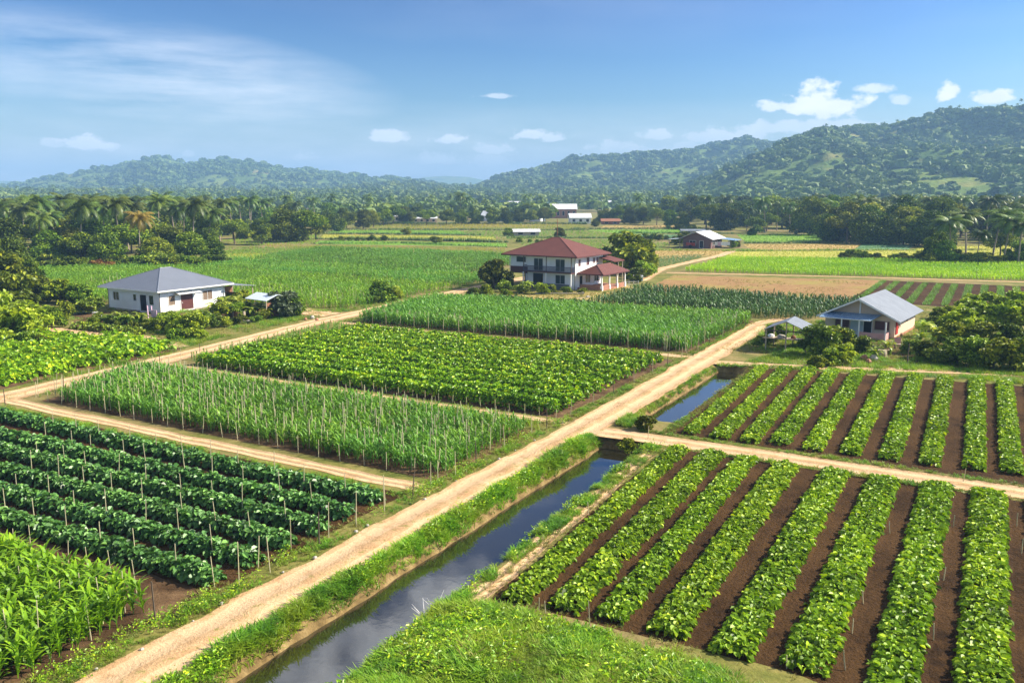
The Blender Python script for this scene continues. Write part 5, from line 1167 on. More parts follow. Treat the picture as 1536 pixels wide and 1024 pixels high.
dr = window(wh, 'f', -4.1, -2.75, .12, 2.4, pane='interior_shade', n=1, name='doorway', fw=.12)
window(wh, 'r', 1.35, 2.35, 1.0, 2.3, pane='blind', n=1); window(wh, 'r', 7.0, 8.6, 1.15, 2.45, n=2, pane='blind')
dd = window(wh, 'r', 3.3, 5.3, .12, 2.3, pane='door_red', n=1, name='door', fw=.1); dd['label'] = 'dark red door under the small awning'
B('handle', 'white_paint', dd, (.03, .09, 3.5, 3.56, 1.1, 1.25))
A = Acc(); A.slab([(0.04, 2.3, 2.72), (1.05, 2.3, 2.5), (1.05, 6.1, 2.5), (0.04, 6.1, 2.72)], .06); A.obj('awning', ['tin_roof_white'], wh)
A = Acc(); A.slab([(-3.2, D_ + .1, 3.05), (1.2, D_ + .1, 3.0), (1.8, D_ + 4.2, 2.6), (-3.2, D_ + 4.2, 2.65)], .07); A.obj('lean_to_roof', ['tin_roof'], wh)
for yy in (D_ + 3.9,): 
    for xx in (-2.9, 1.4): B('post', 'pale_wood', wh, (xx - .06, xx + .06, yy - .06, yy + .06, 0, 2.56))
B('lean_to_wall', 'rust', wh, (-3.1, -2.9, D_ + .02, D_ + 3.8, 0, 2.3), (-2.9, .6, D_ + 2.9, D_ + 3.0, 0, 1.5))
# tarp shelter
sh = house('tarp_shelter', 'open shelter with a pale blue sheet roof beside the white house', 'shelter', 385, 476, 38)
A = Acc(); A.slab([(-2.4, 0, 2.35), (2.2, 0, 2.35), (2.2, 1.9, 3.0), (-2.4, 1.9, 3.0)], .05); A.slab([(-2.4, 1.9, 3.0), (2.2, 1.9, 3.0), (2.2, 3.8, 2.45), (-2.4, 3.8, 2.45)], .05); A.obj('roof', ['tarp'], sh)
for xx in (-2.2, 2.0):
    for yy in (.15, 3.6): B('post', 'pale_wood', sh, (xx - .05, xx + .05, yy - .05, yy + .05, 0, 2.36))
B('back_panel', 'rust', sh, (-2.1, 1.9, 3.66, 3.72, .2, 2.1), (1.93, 1.97, .3, 3.5, .2, 2.0))
gwall = house('garden_wall', 'low brown garden wall with square posts beside the white house', 'wall', 344, 478, 40)
B('panel', 'rust', gwall, (0, 3.2, 0, .12, .2, 1.0)); B('footing', 'concrete', gwall, (-.6, 5.6, -.2, .3, 0, .2))
for xx in (-.3, .95, 3.4): B('post', 'pale_wood', gwall, (xx - .12, xx + .12, -.08, .2, .2, 1.25))
# pink gate and bench before white house
pg = house('garden_gate', 'pink painted garden gate frame before the dark doorway', 'gate', 223, 487, 30)
for xx in (0, .75): B('post', 'pink_paint', pg, (xx - .06, xx + .06, -.06, .06, 0, 2.4))
B('rail', 'pink_paint', pg, (.06, .69, -.04, .04, .45, .55), (.06, .69, -.04, .04, 1.1, 1.2)); B('arm', 'white_paint', pg, (-.9, -.06, -.03, .03, 1.0, 1.08)); B('side_panel', 'pink_paint', pg, (.82, 1.7, -.04, .04, .3, 1.9))
tb = house('garden_table', 'small white garden table at the left end of the white house', 'table', 146, 477, 20)
B('tabletop', 'white_paint', tb, (-.5, .5, -.35, .35, .72, .77))
for xx in (-.42, .42):
    for yy in (-.28, .28): B('leg', 'white_paint', tb, (xx - .03, xx + .03, yy - .03, yy + .03, 0, .72))

# red roofed two storey house
W, D_ = 12.8, 10.2
rh = house('house', 'two storey white house with a red hip roof, balcony and corner porch', 'house', 862, 435, 33)
B('wall', 'white_wall', rh, (-W + 3.4, 0, 0, D_, 0, 5.5), (-W, -W + 3.4, 0, D_, 3.4, 5.5), (-W, -W + 3.4, 4.5, D_, 0, 3.4))
hip('roof', 'red_roof', rh, -W - 1.1, 1.1, -1.35, D_ + 1.1, 5.62, 8.45, 1.0, axis='x', fascia='maroon')
B('maroon_panel', 'maroon', rh, (-W - .02, -W + 3.45, -.06, -.005, 2.35, 3.52), (-W - .06, -W - .005, 0, 4.5, 2.35, 3.52), label='dark maroon boarded panel over the open bay')
for xx in (-W + .1, -W + 3.25): B('bay_post', 'white_paint', rh, (xx - .1, xx + .1, -.1, .0, 0, 2.35))
B('bay_shade_sheet', 'interior_shade', rh, (-W + .02, -W + 3.38, 4.42, 4.48, 0, 3.3))  # near-black sheet paints the shade deep inside the open bay
# balcony
bal = B('balcony', 'maroon', rh, (-W + 3.3, -.0, -1.25, -.01, 2.75, 2.93))
B('railing', 'rail_blue', bal, (-W + 3.3, 0, -1.25, -1.2, 3.78, 3.86), (-W + 3.3, 0, -1.25, -1.2, 2.93, 3.0), *[(x, x + .05, -1.25, -1.2, 3.0, 3.78) for x in np.arange(-W + 3.32, -.05, .15)], (-.05, 0, -1.2, -.01, 3.78, 3.86), *[(-.05, 0, y, y + .05, 2.93, 3.78) for y in np.arange(-1.15, -.1, .15)], (-W + 3.3, -W + 3.35, -1.2, -.01, 3.78, 3.86))
for xx in (-W + 3.35, -4.9, -.1): B('balcony_post', 'white_paint', rh, (xx - .09, xx + .09, -1.3, -1.12, 0, 2.75)); 
for xx in (-W + 3.4, -4.9, -.06): B('upper_post', 'dark_wood', rh, (xx - .06, xx + .06, -1.2, -1.08, 2.94, 5.45))
window(rh, 'f', -W + 1.3, -W + 3.0, 4.35, 5.1, frame='charcoal', pane='shutter', n=1)
for x0 in (-8.0, -3.7): window(rh, 'f', x0, x0 + 1.75, 3.0, 5.0, pane='shutter', n=2, name='balcony_door', frame='white_paint', fw=.06)
window(rh, 'f', -8.1, -6.3, .5, 2.4, frame='charcoal', pane='interior_shade', n=1); window(rh, 'f', -3.7, -1.9, .9, 2.35, frame='white_paint', pane='shutter', n=2)
B('low_fence', 'rail_blue', rh, (-W + 3.6, -.2, -1.6, -1.5, 0, 1.0), label='dark blue low fence under the balcony')
for (y0, y1) in ((1.1, 1.9), (4.1, 5.0)): window(rh, 'r', y0, y1, 3.9, 5.0 if y0 < 2 else 5.2, frame='white_paint', pane='maroon', n=1)
for y0 in (6.4, 7.6): window(rh, 'r', y0, y0 + .75, 4.1, 5.0, frame='white_paint', pane='maroon', n=1)
# porch
hip('porch_roof', 'red_roof', rh, .02, 5.0, .6, 10.6, 2.75, 4.1, 5.2, axis='y', fascia='maroon', th=.12)
B('porch_floor', 'brick', rh, (.05, 4.6, .9, 10.3, 0, .35)); B('porch_wall', 'brick', rh, (4.45, 4.55, 1.1, 4.4, .35, .95), (.5, 4.45, 1.0, 1.1, .35, .95), (4.45, 4.55, 6.8, 10.0, .35, .8))
for yy in (1.1, 3.9, 6.8, 9.9): 
    pp = B('porch_column', 'white_paint', rh, (4.38, 4.6, yy - .11, yy + .11, .35, 2.62)); B('column_base', 'white_wall', pp, (4.3, 4.68, yy - .19, yy + .19, 0, .8))
window(rh, 'r', 1.6, 2.6, .4, 2.2, pane='interior_shade', name='porch_door', n=1); window(rh, 'r', 3.8, 5.4, .9, 2.2, pane='glass_dark', n=2); window(rh, 'r', 7.0, 8.6, .9, 2.2, pane='glass_dark', n=2)
A = Acc(); A.slab([(.02, 8.6, 5.0), (3.0, 8.6, 4.35), (3.0, 12.8, 4.35), (.02, 12.8, 5.0)], .12); A.obj('side_roof', ['red_roof'], rh)
B('side_post', 'pale_wood', rh, (2.7, 2.82, 12.4, 12.52, 0, 4.3)); B('side_post', 'pale_wood', rh, (2.7, 2.82, 10.7, 10.82, 0, 4.3))
A = Acc(); A.bar((-W / 2, D_ / 2, 8.6), (-W / 2, D_ / 2, 11.6), .05); A.bar((-W / 2 - .4, D_ / 2, 11.0), (-W / 2 + .4, D_ / 2, 11.0), .025); A.obj('antenna', ['rust'], rh)
B('downpipe', 'white_paint', rh, (-W - .16, -W - .07, -.12, -.03, .2, 5.4)); B('corner_trim', 'dark_wood', rh, (-.02, .06, -.06, .02, 0, 5.5))
pf = house('yard_fence', 'low white rail fence at the back of the red roofed house', 'fence', 936, 431, -10)
B('rail', 'white_paint', pf, (0, 2.6, 0, .05, .95, 1.0), (0, 2.6, 0, .05, .5, .55)); 
for xx in (0, .85, 1.7, 2.55): B('post', 'white_paint', pf, (xx, xx + .07, -.03, .06, 0, 1.1))
bd = house('wood_plank', 'pale plank lying on the dry grass before the porch', 'plank', 865, 448, -30); B('plank', 'pale_wood', bd, (0, 2.6, 0, .3, .02, .1)) 
B('block', 'concrete', bd, (2.0, 2.5, .05, .35, .1, .3))
gw = house('garden_kerb', 'long low pale kerb in front of the red roofed house', 'kerb', 812, 441, 5); B('kerb_stone', 'concrete', gw, (-1, 6.5, 0, .2, 0, .22)); B('end_stone', 'concrete', gw, (6.5, 6.9, -.1, .3, 0, .35))
cv = house('concrete_trough', 'grey concrete tank with a pale rim beside the farm track', 'tank', 950, 421, 5); B('tank_wall', 'white_wall', cv, (0, 1.8, 0, .15, 0, .9), (0, 1.8, 1.2, 1.35, 0, .9), (0, .15, .15, 1.2, 0, .9), (1.65, 1.8, .15, 1.2, 0, .9)); B('tank_floor', 'charcoal', cv, (.15, 1.65, .15, 1.2, 0, .5))
# wires from the red house: none
# small tin roofed house
W, D_ = 7.6, 10.0
th_ = house('house', 'small cream house with a grey tin gable roof and blue awning', 'house', 1341, 509, 37)
A = Acc(); A.box(-W, 0, 0, D_, 0, 2.45); A.obj('wall', ['cream_wall'], th_)
A = Acc(); zr = 4.35; 
A.add([(-W, 0.0, 2.452), (0, 0.0, 2.452), (-W / 2, 0.0, zr - .1), (-W / 2, 0, zr - .1)], [(0, 1, 2, 3)]); A.obj('gable_wall', ['tan_wall'], th_); A = Acc()
A.add([(0, D_, 2.452), (-W, D_, 2.452), (-W / 2, D_, zr - .1), (-W / 2, D_, zr - .1)], [(0, 1, 2, 3)]); A.obj('gable_wall', ['tan_wall'], th_)
A = Acc(); sl_ = (zr - 2.45) / (W / 2); e = .75; fr_ = -.95; bk = D_ + .7
A.slab([(0 + e, fr_, 2.5 - e * sl_), (0 + e, bk, 2.5 - e * sl_), (-W / 2, bk, zr + .04), (-W / 2, fr_, zr + .04)], .06); A.slab([(-W / 2, fr_, zr + .04), (-W / 2, bk, zr + .04), (-W - e, bk, 2.5 - e * sl_), (-W - e, fr_, 2.5 - e * sl_)], .06)
ro = A.obj('roof', ['tin_roof'], th_)
A = Acc(); A.slab([(0 + e, fr_ - .04, 2.48 - e * sl_), (0 + e, fr_ - .01, 2.48 - e * sl_), (-W / 2, fr_ - .01, zr), (-W / 2, fr_ - .04, zr)], .18); A.slab([(-W / 2, fr_ - .04, zr), (-W / 2, fr_ - .01, zr), (-W - e, fr_ - .01, 2.48 - e * sl_), (-W - e, fr_ - .04, 2.48 - e * sl_)], .18); A.obj('gable_board', ['white_paint'], ro)
B('gable_post', 'white_paint', th_, (-W / 2 - .07, -W / 2 + .07, -.12, -.01, 2.4, 4.1))
A = Acc(); A.slab([(-W + .4, -.01, 2.62), (-1.5, -.01, 2.62), (-2.1, -2.1, 2.18), (-W - .1, -2.1, 2.18)], .06); aw = A.obj('awning', ['awning_blue'], th_); B('awning_trim', 'white_paint', aw, (-W - .1, -2.1, -2.16, -2.105, 2.08, 2.17))
window(th_, 'f', -W + 1.2, -W + 2.7, .9, 1.95, pane='maroon', n=1, frame='pale_wood'); B('blue_wall_panel', 'pale_blue', th_, (-4.75, -3.35, -.05, -.006, 0, 2.3)); window(th_, 'f', -3.3, -2.45, .1, 1.95, pane='interior_shade', n=1, name='doorway', frame='white_paint'); window(th_, 'f', -2.1, -.6, .95, 1.9, pane='maroon', n=1, frame='pale_wood')
B('porch_wall', 'pink_wall', th_, (-3.3, -.5, -1.95, -1.85, 0, .8), (-.6, -.5, -1.85, -.06, 0, .8)); 
for xx in (-5.2, -3.3, -.5): B('porch_post', 'white_paint', th_, (xx - .07, xx + .07, -2.05, -1.95, 0, 2.1))
A = Acc()
for k in range(7): A.slab([(.02 + .02 * (k % 2), .25 + k * .12, 2.1 - .1 * k), (.1 - .02 * (k % 2), .25 + k * .12, 2.1 - .1 * k), (.12, .37 + k * .12, 2.0 - .1 * k), (.02, .37 + k * .12, 2.0 - .1 * k)], 1.5 - .1 * k)
cu = A.obj('curtain', ['red_cloth'], None); cu.location = (0, 0, 0); cu.parent = th_; cu['label'] = 'red cloth hanging at the wall corner'
window(th_, 'r', 1.6, 2.3, 1.15, 2.0, pane='blind', n=1, frame='pale_wood'); window(th_, 'r', 5.2, 5.7, 1.5, 2.05, pane='blind', n=1, frame='pale_wood')
B('wall_base', 'terracotta', th_, (.004, .05, .0, D_, 0, .25))
# open tin shelter
ts = house('open_shed', 'open shed with a grey tin gable roof left of the small house', 'shed', 1203, 530, 29)
A = Acc(); A.slab([(.5, 0, 2.25), (.5, 4.4, 2.25), (-1.7, 4.4, 3.15), (-1.7, 0, 3.15)], .05); A.slab([(-1.7, 0, 3.15), (-1.7, 4.4, 3.15), (-3.9, 4.4, 2.2), (-3.9, 0, 2.2)], .05); A.obj('roof', ['tin_roof'], ts)
for xx in (-3.7, -1.7, .3):
    for yy in (.2, 4.1): B('post', 'pale_wood', ts, (xx - .06, xx + .06, yy - .06, yy + .06, 0, 2.3 if xx != -1.7 else 3.05))
B('crossbeam', 'dark_wood', ts, (-3.84, .44, .15, .25, 2.05, 2.15))
tb = house('work_table', 'long wooden work table under the open tin shed', 'table', 1195, 521, 29)
B('tabletop', 'pale_wood', tb, (-3.6, .6, 0, 1.3, .72, .8))
for xx in (-3.4, .4):
    for yy in (.1, 1.2): B('leg', 'dark_wood', tb, (xx - .05, xx + .05, yy - .05, yy + .05, 0, .72))
for k, (xx, ww, cc) in enumerate([(-2.8, .7, 'cloth_white'), (-1.7, .9, 'concrete'), (-.5, .5, 'rust')]):
    A = Acc(); A.tube([(0, 0, 0), (0, 0, .12), (.05, 0, .3), (.05, 0, .36)], [ww * .5, ww * .55, ww * .4, .05], 9)
    o = A.obj('sack', [cc]); x, y = G(1195, 521); c_, s_ = math.cos(-R(29)), math.sin(-R(29)); o.location = (x + xx * c_ - .6 * s_, y + xx * s_ + .6 * c_, .8); tag(o, ['white sack on the left of the shed table', 'wide grey sack in the middle of the shed table', 'brown bundle on the right of the shed table'][k], 'sack', 'sacks on the shed table')
# yard things of the small house
bn = house('bench', 'wooden bench in the yard before the small house', 'bench', 1326, 532, 10); B('seat', 'pale_wood', bn, (-1.2, .6, 0, .4, .42, .48)); B('backrest', 'pale_wood', bn, (-1.2, .6, .36, .4, .6, .85))
for xx in (-1.1, .5): B('leg', 'pale_wood', bn, (xx - .05, xx + .05, .0, .4, 0, .42))
dm = house('tin_drum', 'round wooden tub in the yard beside the bench', 'tub', 1322, 535, 0); A = Acc(); A.tube([(0, 0, 0), (0, 0, .35), (0, 0, .7), (0, 0, .69)], [.45, .5, .45, .02], 14); A.obj('tub_wall', ['pale_wood'], dm)
sw = house('garden_chair', 'pale garden chair beside the yard shrubs', 'chair', 1346, 522, 20); B('seat', 'pale_wood', sw, (-.3, .3, -.3, .3, .4, .46)); B('backrest', 'pink_wall', sw, (-.3, .3, .25, .3, .46, 1.1))
for xx in (-.26, .26):
    for yy in (-.26, .26): B('leg', 'pale_wood', sw, (xx - .03, xx + .03, yy - .03, yy + .03, 0, .4))
x, y = G(1361, 545); o = link(bpy.data.objects.new('gate_post', STK_D[0])); o.location = (x, y, 0); o.scale = (2.2, 2.2, 1.9); tag(o, 'lone pale gate post beside the yard entrance', 'post')
for k, (px, py, h_) in enumerate([(1302, 545, .5), (1310, 541, .7), (1296, 540, .6), (1268, 541, .5), (475, 481, .4), (468, 478, .5), (458, 480, .35), (236, 497, .5), (345, 487, .5)]):
    x, y = G(px, py); A = Acc(); A.tube([(0, 0, 0), (.05, 0, h_ * .4), (0, .04, h_ * .85), (0, .04, h_ * .86)], [h_ * .5, h_ * .6, h_ * .35, .02], 7); o = A.obj('boulder', ['concrete' if k % 2 else 'terracotta']); o.location = (x, y, 0)
    tag(o, ['reddish clay pot at the yard entrance', 'pale stone behind the clay pot at the yard entrance', 'clay pot left of the yard entrance', 'pale stone among the shrubs before the porch', 'reddish stone at the foot of the grey green bush', 'pale stone at the foot of the grey green bush', 'small reddish stone beside the drive bend', 'pale stone below the pink gate', 'reddish pot below the banana plants'][k], 'stone')

# ---- farmstead in the middle distance
fm = house('farmhouse', 'dark red farmhouse with a white tin roof beside the farm track', 'farmhouse', 1066, 373, 32)
B('wall', 'dark_red_wall', fm, (-8.5, 0, 0, 10, 0, 3.0)); A = Acc(); A.add([(-8.5, 0, 3.0), (0, 0, 3.0), (-4.25, 0, 4.6), (-4.25, 0, 4.6)], [(0, 1, 2, 3)]); A.obj('gable_wall', ['dark_red_wall'], fm)
A = Acc(); A.slab([(1.0, -1.6, 2.75), (1.0, 11, 2.75), (-4.25, 11, 4.9), (-4.25, -1.6, 4.9)], .1); A.slab([(-4.25, -1.6, 4.9), (-4.25, 11, 4.9), (-9.6, 11, 2.75), (-9.6, -1.6, 2.75)], .1); A.obj('roof', ['tin_roof_white'], fm)
A = Acc(); A.slab([(-13, -1.2, 2.5), (-8.9, -1.2, 2.8), (-8.9, 3, 2.8), (-13, 3, 2.5)], .08); A.obj('side_roof', ['tarp'], fm); A = Acc(); A.slab([(1.1, 5.5, 2.7), (5.5, 5.5, 2.3), (5.5, 12, 2.3), (1.1, 12, 2.7)], .08); A.obj('lean_to_roof', ['awning_blue'], fm)
for (xx, yy) in ((-12.6, -.9), (-9.2, -.9), (5.2, 5.8), (5.2, 11.7)): B('post', 'pale_wood', fm, (xx - .08, xx + .08, yy - .08, yy + .08, 0, 2.5))
window(fm, 'f', -6.5, -4.6, .9, 2.2, pane='interior_shade'); window(fm, 'f', -3.4, -2.3, .1, 2.2, pane='interior_shade', n=1, name='doorway'); window(fm, 'r', 1.5, 3.5, .9, 2.2, pane='interior_shade'); window(fm, 'r', 6.0, 8.5, .9, 2.2, pane='interior_shade')
ct = house('farm_cart', 'red two wheeled cart before the farmhouse', 'cart', 1036, 372, 20)
B('body', 'tractor_red', ct, (-1.3, 1.3, -.7, .7, .7, 1.6)); B('drawbar', 'dark_wood', ct, (1.3, 2.8, -.06, .06, .75, .87))
for sg in (-1, 1):
    A = Acc(); A.bar((0, sg * .74, .5), (0, sg * .86, .5), .5, n=14); A.obj('wheel', ['tyre'], ct)
for k in range(5):
    lx = 1074 + k * 4.6; o = Acc(); o.slab([(-.42, 0, 1.85), (.42, 0, 1.85), (.42, .05, 1.85), (-.42, .05, 1.85)], 1.0 + .15 * (k % 2)); q = o.obj('laundry', ['cloth_white' if k != 1 else 'pink_paint']); x, y = G(lx, 372.5); q.location = (x, y, 0); q.rotation_euler = (0, 0, random.uniform(-.3, .3)); tag(q, '%s hanging on the line before the farmhouse, %s from the left' % ('pink cloth' if k == 1 else 'white cloth', ordn(k)), 'laundry', 'laundry before the farmhouse')
x0, y0 = G(1070, 372.5); x1, y1 = G(1096, 372.5); cl = link(bpy.data.objects.new('clothes_line', None)); cl.location = (x0, y0, 0); tag(cl, 'clothes line on two posts before the farmhouse', 'clothes line')
for xx in (0, x1 - x0): B('post', 'pale_wood', cl, (xx - .05, xx + .05, -.05, .05, 0, 2.0))
B('line', 'white_paint', cl, (.05, x1 - x0 - .05, -.02, .02, 1.86, 1.9))

# ---- far village
def far_house(px, py, w_, d_, h_, rh_, theta, wall, roof, label, cat='house'):
    o = house('village_house', label, cat, px, py, theta, 'white roofed buildings of the far village')
    B('wall', wall, o, (-w_ / 2, w_ / 2, 0, d_, 0, h_))
    A = Acc(); e = .6
    A.slab([(-w_ / 2 - e, -e, h_ - .1), (w_ / 2 + e, -e, h_ - .1), (w_ / 2 + e, d_ / 2, h_ + rh_), (-w_ / 2 - e, d_ / 2, h_ + rh_)], .12); A.slab([(-w_ / 2 - e, d_ / 2, h_ + rh_), (w_ / 2 + e, d_ / 2, h_ + rh_), (w_ / 2 + e, d_ + e, h_ - .1), (-w_ / 2 - e, d_ + e, h_ - .1)], .12)
    A.obj('roof', [roof], o)
    n = max(2, int(w_ / 3.2))
    for i in range(n):
        x0 = -w_ / 2 + (i + .3) * w_ / n; window(o, 'f', x0, x0 + w_ / n * .4, h_ * .3, h_ * .75, pane='interior_shade', n=1)
FH = [(608, 333, 13, 9, 3.4, 2.6, 5, 'cream_wall', 'tin_roof_white', 'white roofed house at the left end of the far village'), (637, 334.5, 13, 7, 2.6, 1.5, -8, 'tan_wall', 'tin_roof_white', 'low white roofed shed right of the leftmost village house'),
      (728, 331.5, 5, 6, 3.2, 2.6, 25, 'white_wall', 'tin_roof_white', 'small steep roofed white house half hidden by trees'), (742, 332.5, 9, 6, 2.2, .9, 0, 'pale_blue', 'tarp', 'low pale shed beside the small steep roofed house'),
      (803, 332, 7, 6, 3.0, 2.6, 30, 'white_wall', 'tin_roof_white', 'small white house left of the two storey brick building'), (845, 327.5, 17, 9, 6.0, 3.2, 0, 'brick', 'tin_roof_white', 'large brick building with a long white roof in the far village'),
      (871, 335.5, 11, 9, 3.2, 2.2, -3, 'white_wall', 'tin_roof_white', 'white shed with windows below the brick building'), (900, 313, 26, 12, 5.0, 3.5, 4, 'white_wall', 'tin_roof_white', 'long white roofed hall far behind the brick building'),
      (916, 336.8, 9, 6, 1.8, 1.2, 0, 'rust', 'rust', 'low rusty roofed shed at the right end of the village'), (950, 322, 14, 8, 4, 2, 0, 'white_wall', 'tin_roof_white', 'pale roofed house among the far trees'), (777, 312.5, 22, 12, 5, 2.5, 0, 'cream_wall', 'tin_roof_white', 'pale building far off in the trees'),
      (790, 354.0, 9.5, 5, 1.7, .9, -4, 'concrete', 'tin_roof_white', 'low white farm shed standing in the green fields'), (608, 311.5, 30, 12, 5, 2.5, 3, 'cream_wall', 'tin_roof_white', 'pale roofs below the low middle hill'), (375, 333, 12, 8, 4.6, 2.8, 10, 'white_wall', 'tin_roof_white', 'white roof seen between the left palms'),
      (427, 334, 10, 7, 3.6, 2, 0, 'cream_wall', 'tin_roof_white', 'small pale roof right of the roof between the palms'), (665, 311, 22, 12, 4, 2, 0, 'white_wall', 'tin_roof_white', 'tiny pale roof before the right ridge'), (466, 336.5, 8, 6, 3, 1.5, 0, 'white_wall', 'tin_roof_white', 'pale wall behind the dark round trees'), (1040, 351, 9, 4, 1.4, .5, 0, 'concrete', 'tin_roof', 'low grey roof behind the farmhouse')]
for q in FH: far_house(*q)

# dead branches and reeds at the water's edge
for k, (px, py) in enumerate([(637, 928), (653, 916)]):
    x, y = G(px, py, -.3); A = Acc(); r = random.Random(k)
    for j in range(7):
        a_ = r.uniform(0, 6.28); e_ = np.array([math.cos(a_) * .5, math.sin(a_) * .4, r.uniform(.3, .9)]); A.tube([(0, 0, 0), e_ * .5 + [0, 0, .05], e_], [.018, .012, .005], 4)
    o = A.obj('dead_branch', ['cloth_white']); o.location = (x, y, -.35); tag(o, ['bare pale twigs at the water edge of the near canal', 'second bare twigs at the water edge beyond the first'][k], 'twigs')
# stones on the road edges
for k in range(26):
    s = 14 + k * 1.5 + random.uniform(-.5, .5); t = 25.3 + random.uniform(-.3, .2) if k % 3 else 22.2 + random.uniform(-.1, .3); x, y = P(s, t); h_ = random.uniform(.05, .11)
    A = Acc(); A.tube([(0, 0, 0), (.01, 0, h_ * .5), (0, .01, h_), (0, .01, h_ * 1.01)], [h_ * .9, h_, h_ * .5, .01], 6); o = A.obj('stone', ['concrete']); o.location = (x, y, .02)
    tag(o, 'small grey stone on the %s edge of the dirt road, %s up the road' % ('left' if k % 3 else 'canal', ordn(k)), 'stone', 'small stones along the dirt road')

# ------------------------------------------------------------------ sky, sun, haze
nt = w.node_tree
for n in list(nt.nodes): nt.nodes.remove(n)
wo = nt.nodes.new('ShaderNodeOutputWorld'); bg = nt.nodes.new('ShaderNodeBackground'); bg.inputs['Strength'].default_value = 0.07
sky = nt.nodes.new('ShaderNodeTexSky'); sky.sky_type = 'NISHITA'; sky.sun_disc = False; sky.sun_elevation = SUN_EL; sky.sun_rotation = SUN_HEAD
sky.altitude = 0; sky.air_density = 1.0; sky.dust_density = 0.9; sky.ozone_density = 3.0
tc = nt.nodes.new('ShaderNodeTexCoord')
sep = nt.nodes.new('ShaderNodeSeparateXYZ'); L(nt, tc.outputs['Generated'], sep.inputs[0])
def mth(op, a, b_=None, c_=None, clamp=False):
    n = nt.nodes.new('ShaderNodeMath'); n.operation = op; n.use_clamp = clamp
    for i, v in enumerate((a, b_, c_)):
        if v is None: continue
        if isinstance(v, (int, float)): n.inputs[i].default_value = v
        else: L(nt, v, n.inputs[i])
    return n.outputs[0]
azi = mth('ARCTAN2', sep.outputs[0], sep.outputs[1]); ele = mth('ARCSINE', sep.outputs[2])
comb = nt.nodes.new('ShaderNodeCombineXYZ'); L(nt, azi, comb.inputs[0]); L(nt, ele, comb.inputs[1])
def wn(sx, sy, scale, detail=7, rough=0.6, off=0.0):
    mp = nt.nodes.new('ShaderNodeMapping'); mp.inputs['Scale'].default_value = (sx, sy, 1); mp.inputs['Location'].default_value = (off, off * .7, 0); L(nt, comb.outputs[0], mp.inputs[0])
    n = nt.nodes.new('ShaderNodeTexNoise'); n.inputs['Scale'].default_value = scale; n.inputs['Detail'].default_value = detail; n.inputs['Roughness'].default_value = rough; L(nt, mp.outputs[0], n.inputs['Vector']); return n.outputs['Fac']
def AE(px, py):
    a = (px - 768) / F; b_ = (512 - py) / F
    d = np.array([a, math.cos(PITCH) + b_ * math.sin(PITCH), -math.sin(PITCH) + b_ * math.cos(PITCH)]); d /= np.linalg.norm(d)
    return math.atan2(d[0], d[1]), math.asin(d[2])
nf = wn(1, 1.5, 42, 7, .58); nlow = wn(1, 1.5, 16, 4, .5, 3.0)
CUM = [(1226, 142, 40, 29, 1.0), (1254, 155, 48, 22, 1.0), (1205, 160, 40, 14, .95), (1165, 159, 30, 10, .85), (1420, 137, 20, 16, .95), (1487, 141, 36, 15, .95), (1308, 131, 34, 9, .7), (1350, 150, 18, 9, .6), (130, 212, 42, 14, .9), (82, 214, 24, 8, .6), (160, 217, 34, 9, .7),
       (587, 203, 34, 11, .8), (672, 206, 30, 11, .8), (792, 200, 30, 10, .75), (835, 205, 26, 9, .7), (655, 235, 42, 14, .55), (735, 240, 44, 12, .5), (745, 222, 34, 9, .6), (455, 233, 34, 9, .6), (285, 229, 14, 7, .6), (985, 200, 36, 12, .6), (930, 215, 50, 14, .55), (1090, 200, 70, 16, .6), (1190, 188, 90, 15, .6), (1270, 186, 50, 12, .55), (1000, 222, 70, 14, .5), (235, 238, 36, 7, .45), (345, 236, 60, 5, .4), (742, 143, 28, 4, .5)]
den = None
for (px, py, hw, hh, st) in CUM:
    a0, e0 = AE(px, py); a1, e1 = AE(px + hw, py - hh)
    wa, we = abs(a1 - a0), abs(e1 - e0)
    da = mth('DIVIDE', mth('SUBTRACT', azi, a0), wa); de = mth('DIVIDE', mth('SUBTRACT', ele, e0 - we * .35), we * 1.1)
    # flatter base
    de2 = mth('MAXIMUM', de, mth('MULTIPLY', de, -1.5))
    r_ = mth('SQRT', mth('ADD', mth('MULTIPLY', da, da), mth('MULTIPLY', de2, de2)))
    v = mth('SUBTRACT', 1.15, r_); v = mth('MULTIPLY_ADD', mth('SUBTRACT', nf, .5), 3.0, v); v = mth('MULTIPLY_ADD', mth('SUBTRACT', nlow, .5), 1.0, v)
    v = mth('MULTIPLY', mth('MULTIPLY', v, 2.0 if st > .8 else 1.8, clamp=True), st)
    den = v if den is None else mth('MAXIMUM', den, v)
# thin high cloud at the left, streaked
ci = wn(1.2, 9, 3.2, 8, .62, 1.0); ci2 = wn(1, 5, 1.4, 3, .5, 5.0)
a0, e0 = AE(250, 118); a1, e1 = AE(620, 40)
da = mth('DIVIDE', mth('SUBTRACT', azi, a0), a1 - a0); de = mth('DIVIDE', mth('SUBTRACT', mth('MULTIPLY_ADD', mth('SUBTRACT', azi, a0), .10, ele), e0), e1 - e0)
ms = mth('SUBTRACT', 1.0, mth('ADD', mth('MULTIPLY', da, da), mth('MULTIPLY', de, de)), clamp=True)
cir = mth('MULTIPLY', mth('MULTIPLY', ms, mth('MULTIPLY_ADD', ci, 3.2, -1.0, clamp=True)), .58)
gen = mth('MULTIPLY', mth('MULTIPLY_ADD', ci2, 3.0, -1.55, clamp=True), mth('MULTIPLY', ci, .28))
den = mth('MAXIMUM', den, mth('MAXIMUM', cir, gen))
lowc = wn(1, 5, 9, 6, .55, 12.0)
den = mth('MAXIMUM', den, mth('MULTIPLY', mth('MULTIPLY_ADD', ele, -9.5, 1.0, clamp=True), mth('MULTIPLY_ADD', lowc, 1.4, -.15, clamp=True)))
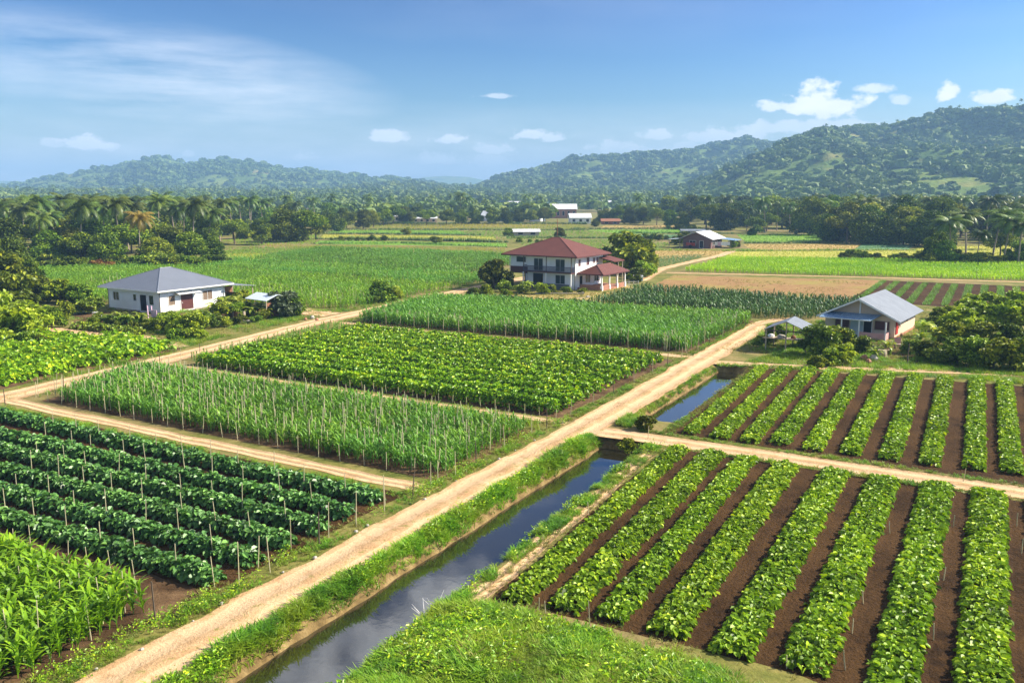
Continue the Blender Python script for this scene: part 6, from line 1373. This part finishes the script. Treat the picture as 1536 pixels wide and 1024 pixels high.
# broken cloud higher up, above the picture, mirrored in the canal
hi = wn(1, 1.3, 4.2, 7, .58, 9.0); hm = mth('MULTIPLY', mth('MULTIPLY_ADD', hi, 8.0, -3.9, clamp=True), mth('MULTIPLY_ADD', ele, 8.0, -2.0, clamp=True))
den = mth('MAXIMUM', den, mth('MULTIPLY', hm, 1.0))
mixn = nt.nodes.new('ShaderNodeMix'); mixn.data_type = 'RGBA'
L(nt, den, mixn.inputs[0])
hsv = nt.nodes.new('ShaderNodeHueSaturation'); hsv.inputs['Saturation'].default_value = 1.05; L(nt, sky.outputs[0], hsv.inputs['Color'])
vm1 = nt.nodes.new('ShaderNodeVectorMath'); vm1.operation = 'SCALE'; vm1.inputs['Scale'].default_value = 0.184; L(nt, hsv.outputs[0], vm1.inputs[0])
gm = nt.nodes.new('ShaderNodeGamma'); L(nt, mth('MAXIMUM', mth('MINIMUM', mth('MULTIPLY_ADD', ele, 4.0, 1.42), 2.2), 1.5), gm.inputs['Gamma']); L(nt, vm1.outputs[0], gm.inputs[0])
vm2 = nt.nodes.new('ShaderNodeVectorMath'); vm2.operation = 'SCALE'; vm2.inputs['Scale'].default_value = 1 / 0.184; L(nt, gm.outputs[0], vm2.inputs[0])
L(nt, vm2.outputs[0], mixn.inputs[6])
ccol = nt.nodes.new('ShaderNodeMix'); ccol.data_type = 'RGBA'; L(nt, wn(1, 1.6, 30, 4, .5, 2.0), ccol.inputs[0]); ccol.inputs[6].default_value = (7.4, 8.0, 9.2, 1); ccol.inputs[7].default_value = (11.6, 11.3, 11.2, 1)
L(nt, ccol.outputs[2], mixn.inputs[7])
L(nt, mixn.outputs[2], bg.inputs[0]); L(nt, bg.outputs[0], wo.inputs[0])

sun = bpy.data.lights.new('Sun', 'SUN'); sun.energy = 5.0; sun.angle = R(0.53); sun.color = (1.0, 0.91, 0.74)
so = link(bpy.data.objects.new('Sun', sun)); so.rotation_euler = (math.pi / 2 - SUN_EL, 0, math.pi - SUN_HEAD + 0)
d_ = np.array([math.sin(SUN_HEAD) * math.cos(SUN_EL), math.cos(SUN_HEAD) * math.cos(SUN_EL), math.sin(SUN_EL)])
from mathutils import Vector
so.rotation_euler = Vector(tuple(-d_)).to_track_quat('-Z', 'Y').to_euler(); so.location = (60, 0, 60)

m, nt2, out2 = newmat('haze')
pv = N(nt2, 'ShaderNodeVolumePrincipled'); pv.inputs['Density'].default_value = 0.00029; pv.inputs['Color'].default_value = (0.36, 0.64, 1.0, 1); pv.inputs['Anisotropy'].default_value = 0.0
L(nt2, pv.outputs[0], out2.inputs['Volume'])
A = Acc(); A.box(-5400, 5400, -700, 7250, -4.5, 240); hz = A.obj('haze', ['haze']); tag(hz, 'pale blue air between the camera and the hills', 'haze', kind='stuff')

for o in scene.objects:
    if o.parent is None and o.type != 'CAMERA' and o.type != 'LIGHT' and 'label' not in o:
        nm = o.name.split('.')[0]
        o['label'] = {'ground': 'flat farm ground of dry earth and grass out to the hills', 'water': 'still dark water in the narrow canal', 'dirt_road': 'pale sandy dirt road between the fields', 'dirt_path': 'narrow pale dirt path beside a field',
                      'field_soil': 'bare soil of a crop field', 'yard': 'dry trodden yard beside a house', 'hills': 'wooded hills along the horizon'}.get(nm, nm.replace('_', ' ') + ' in the farm valley')
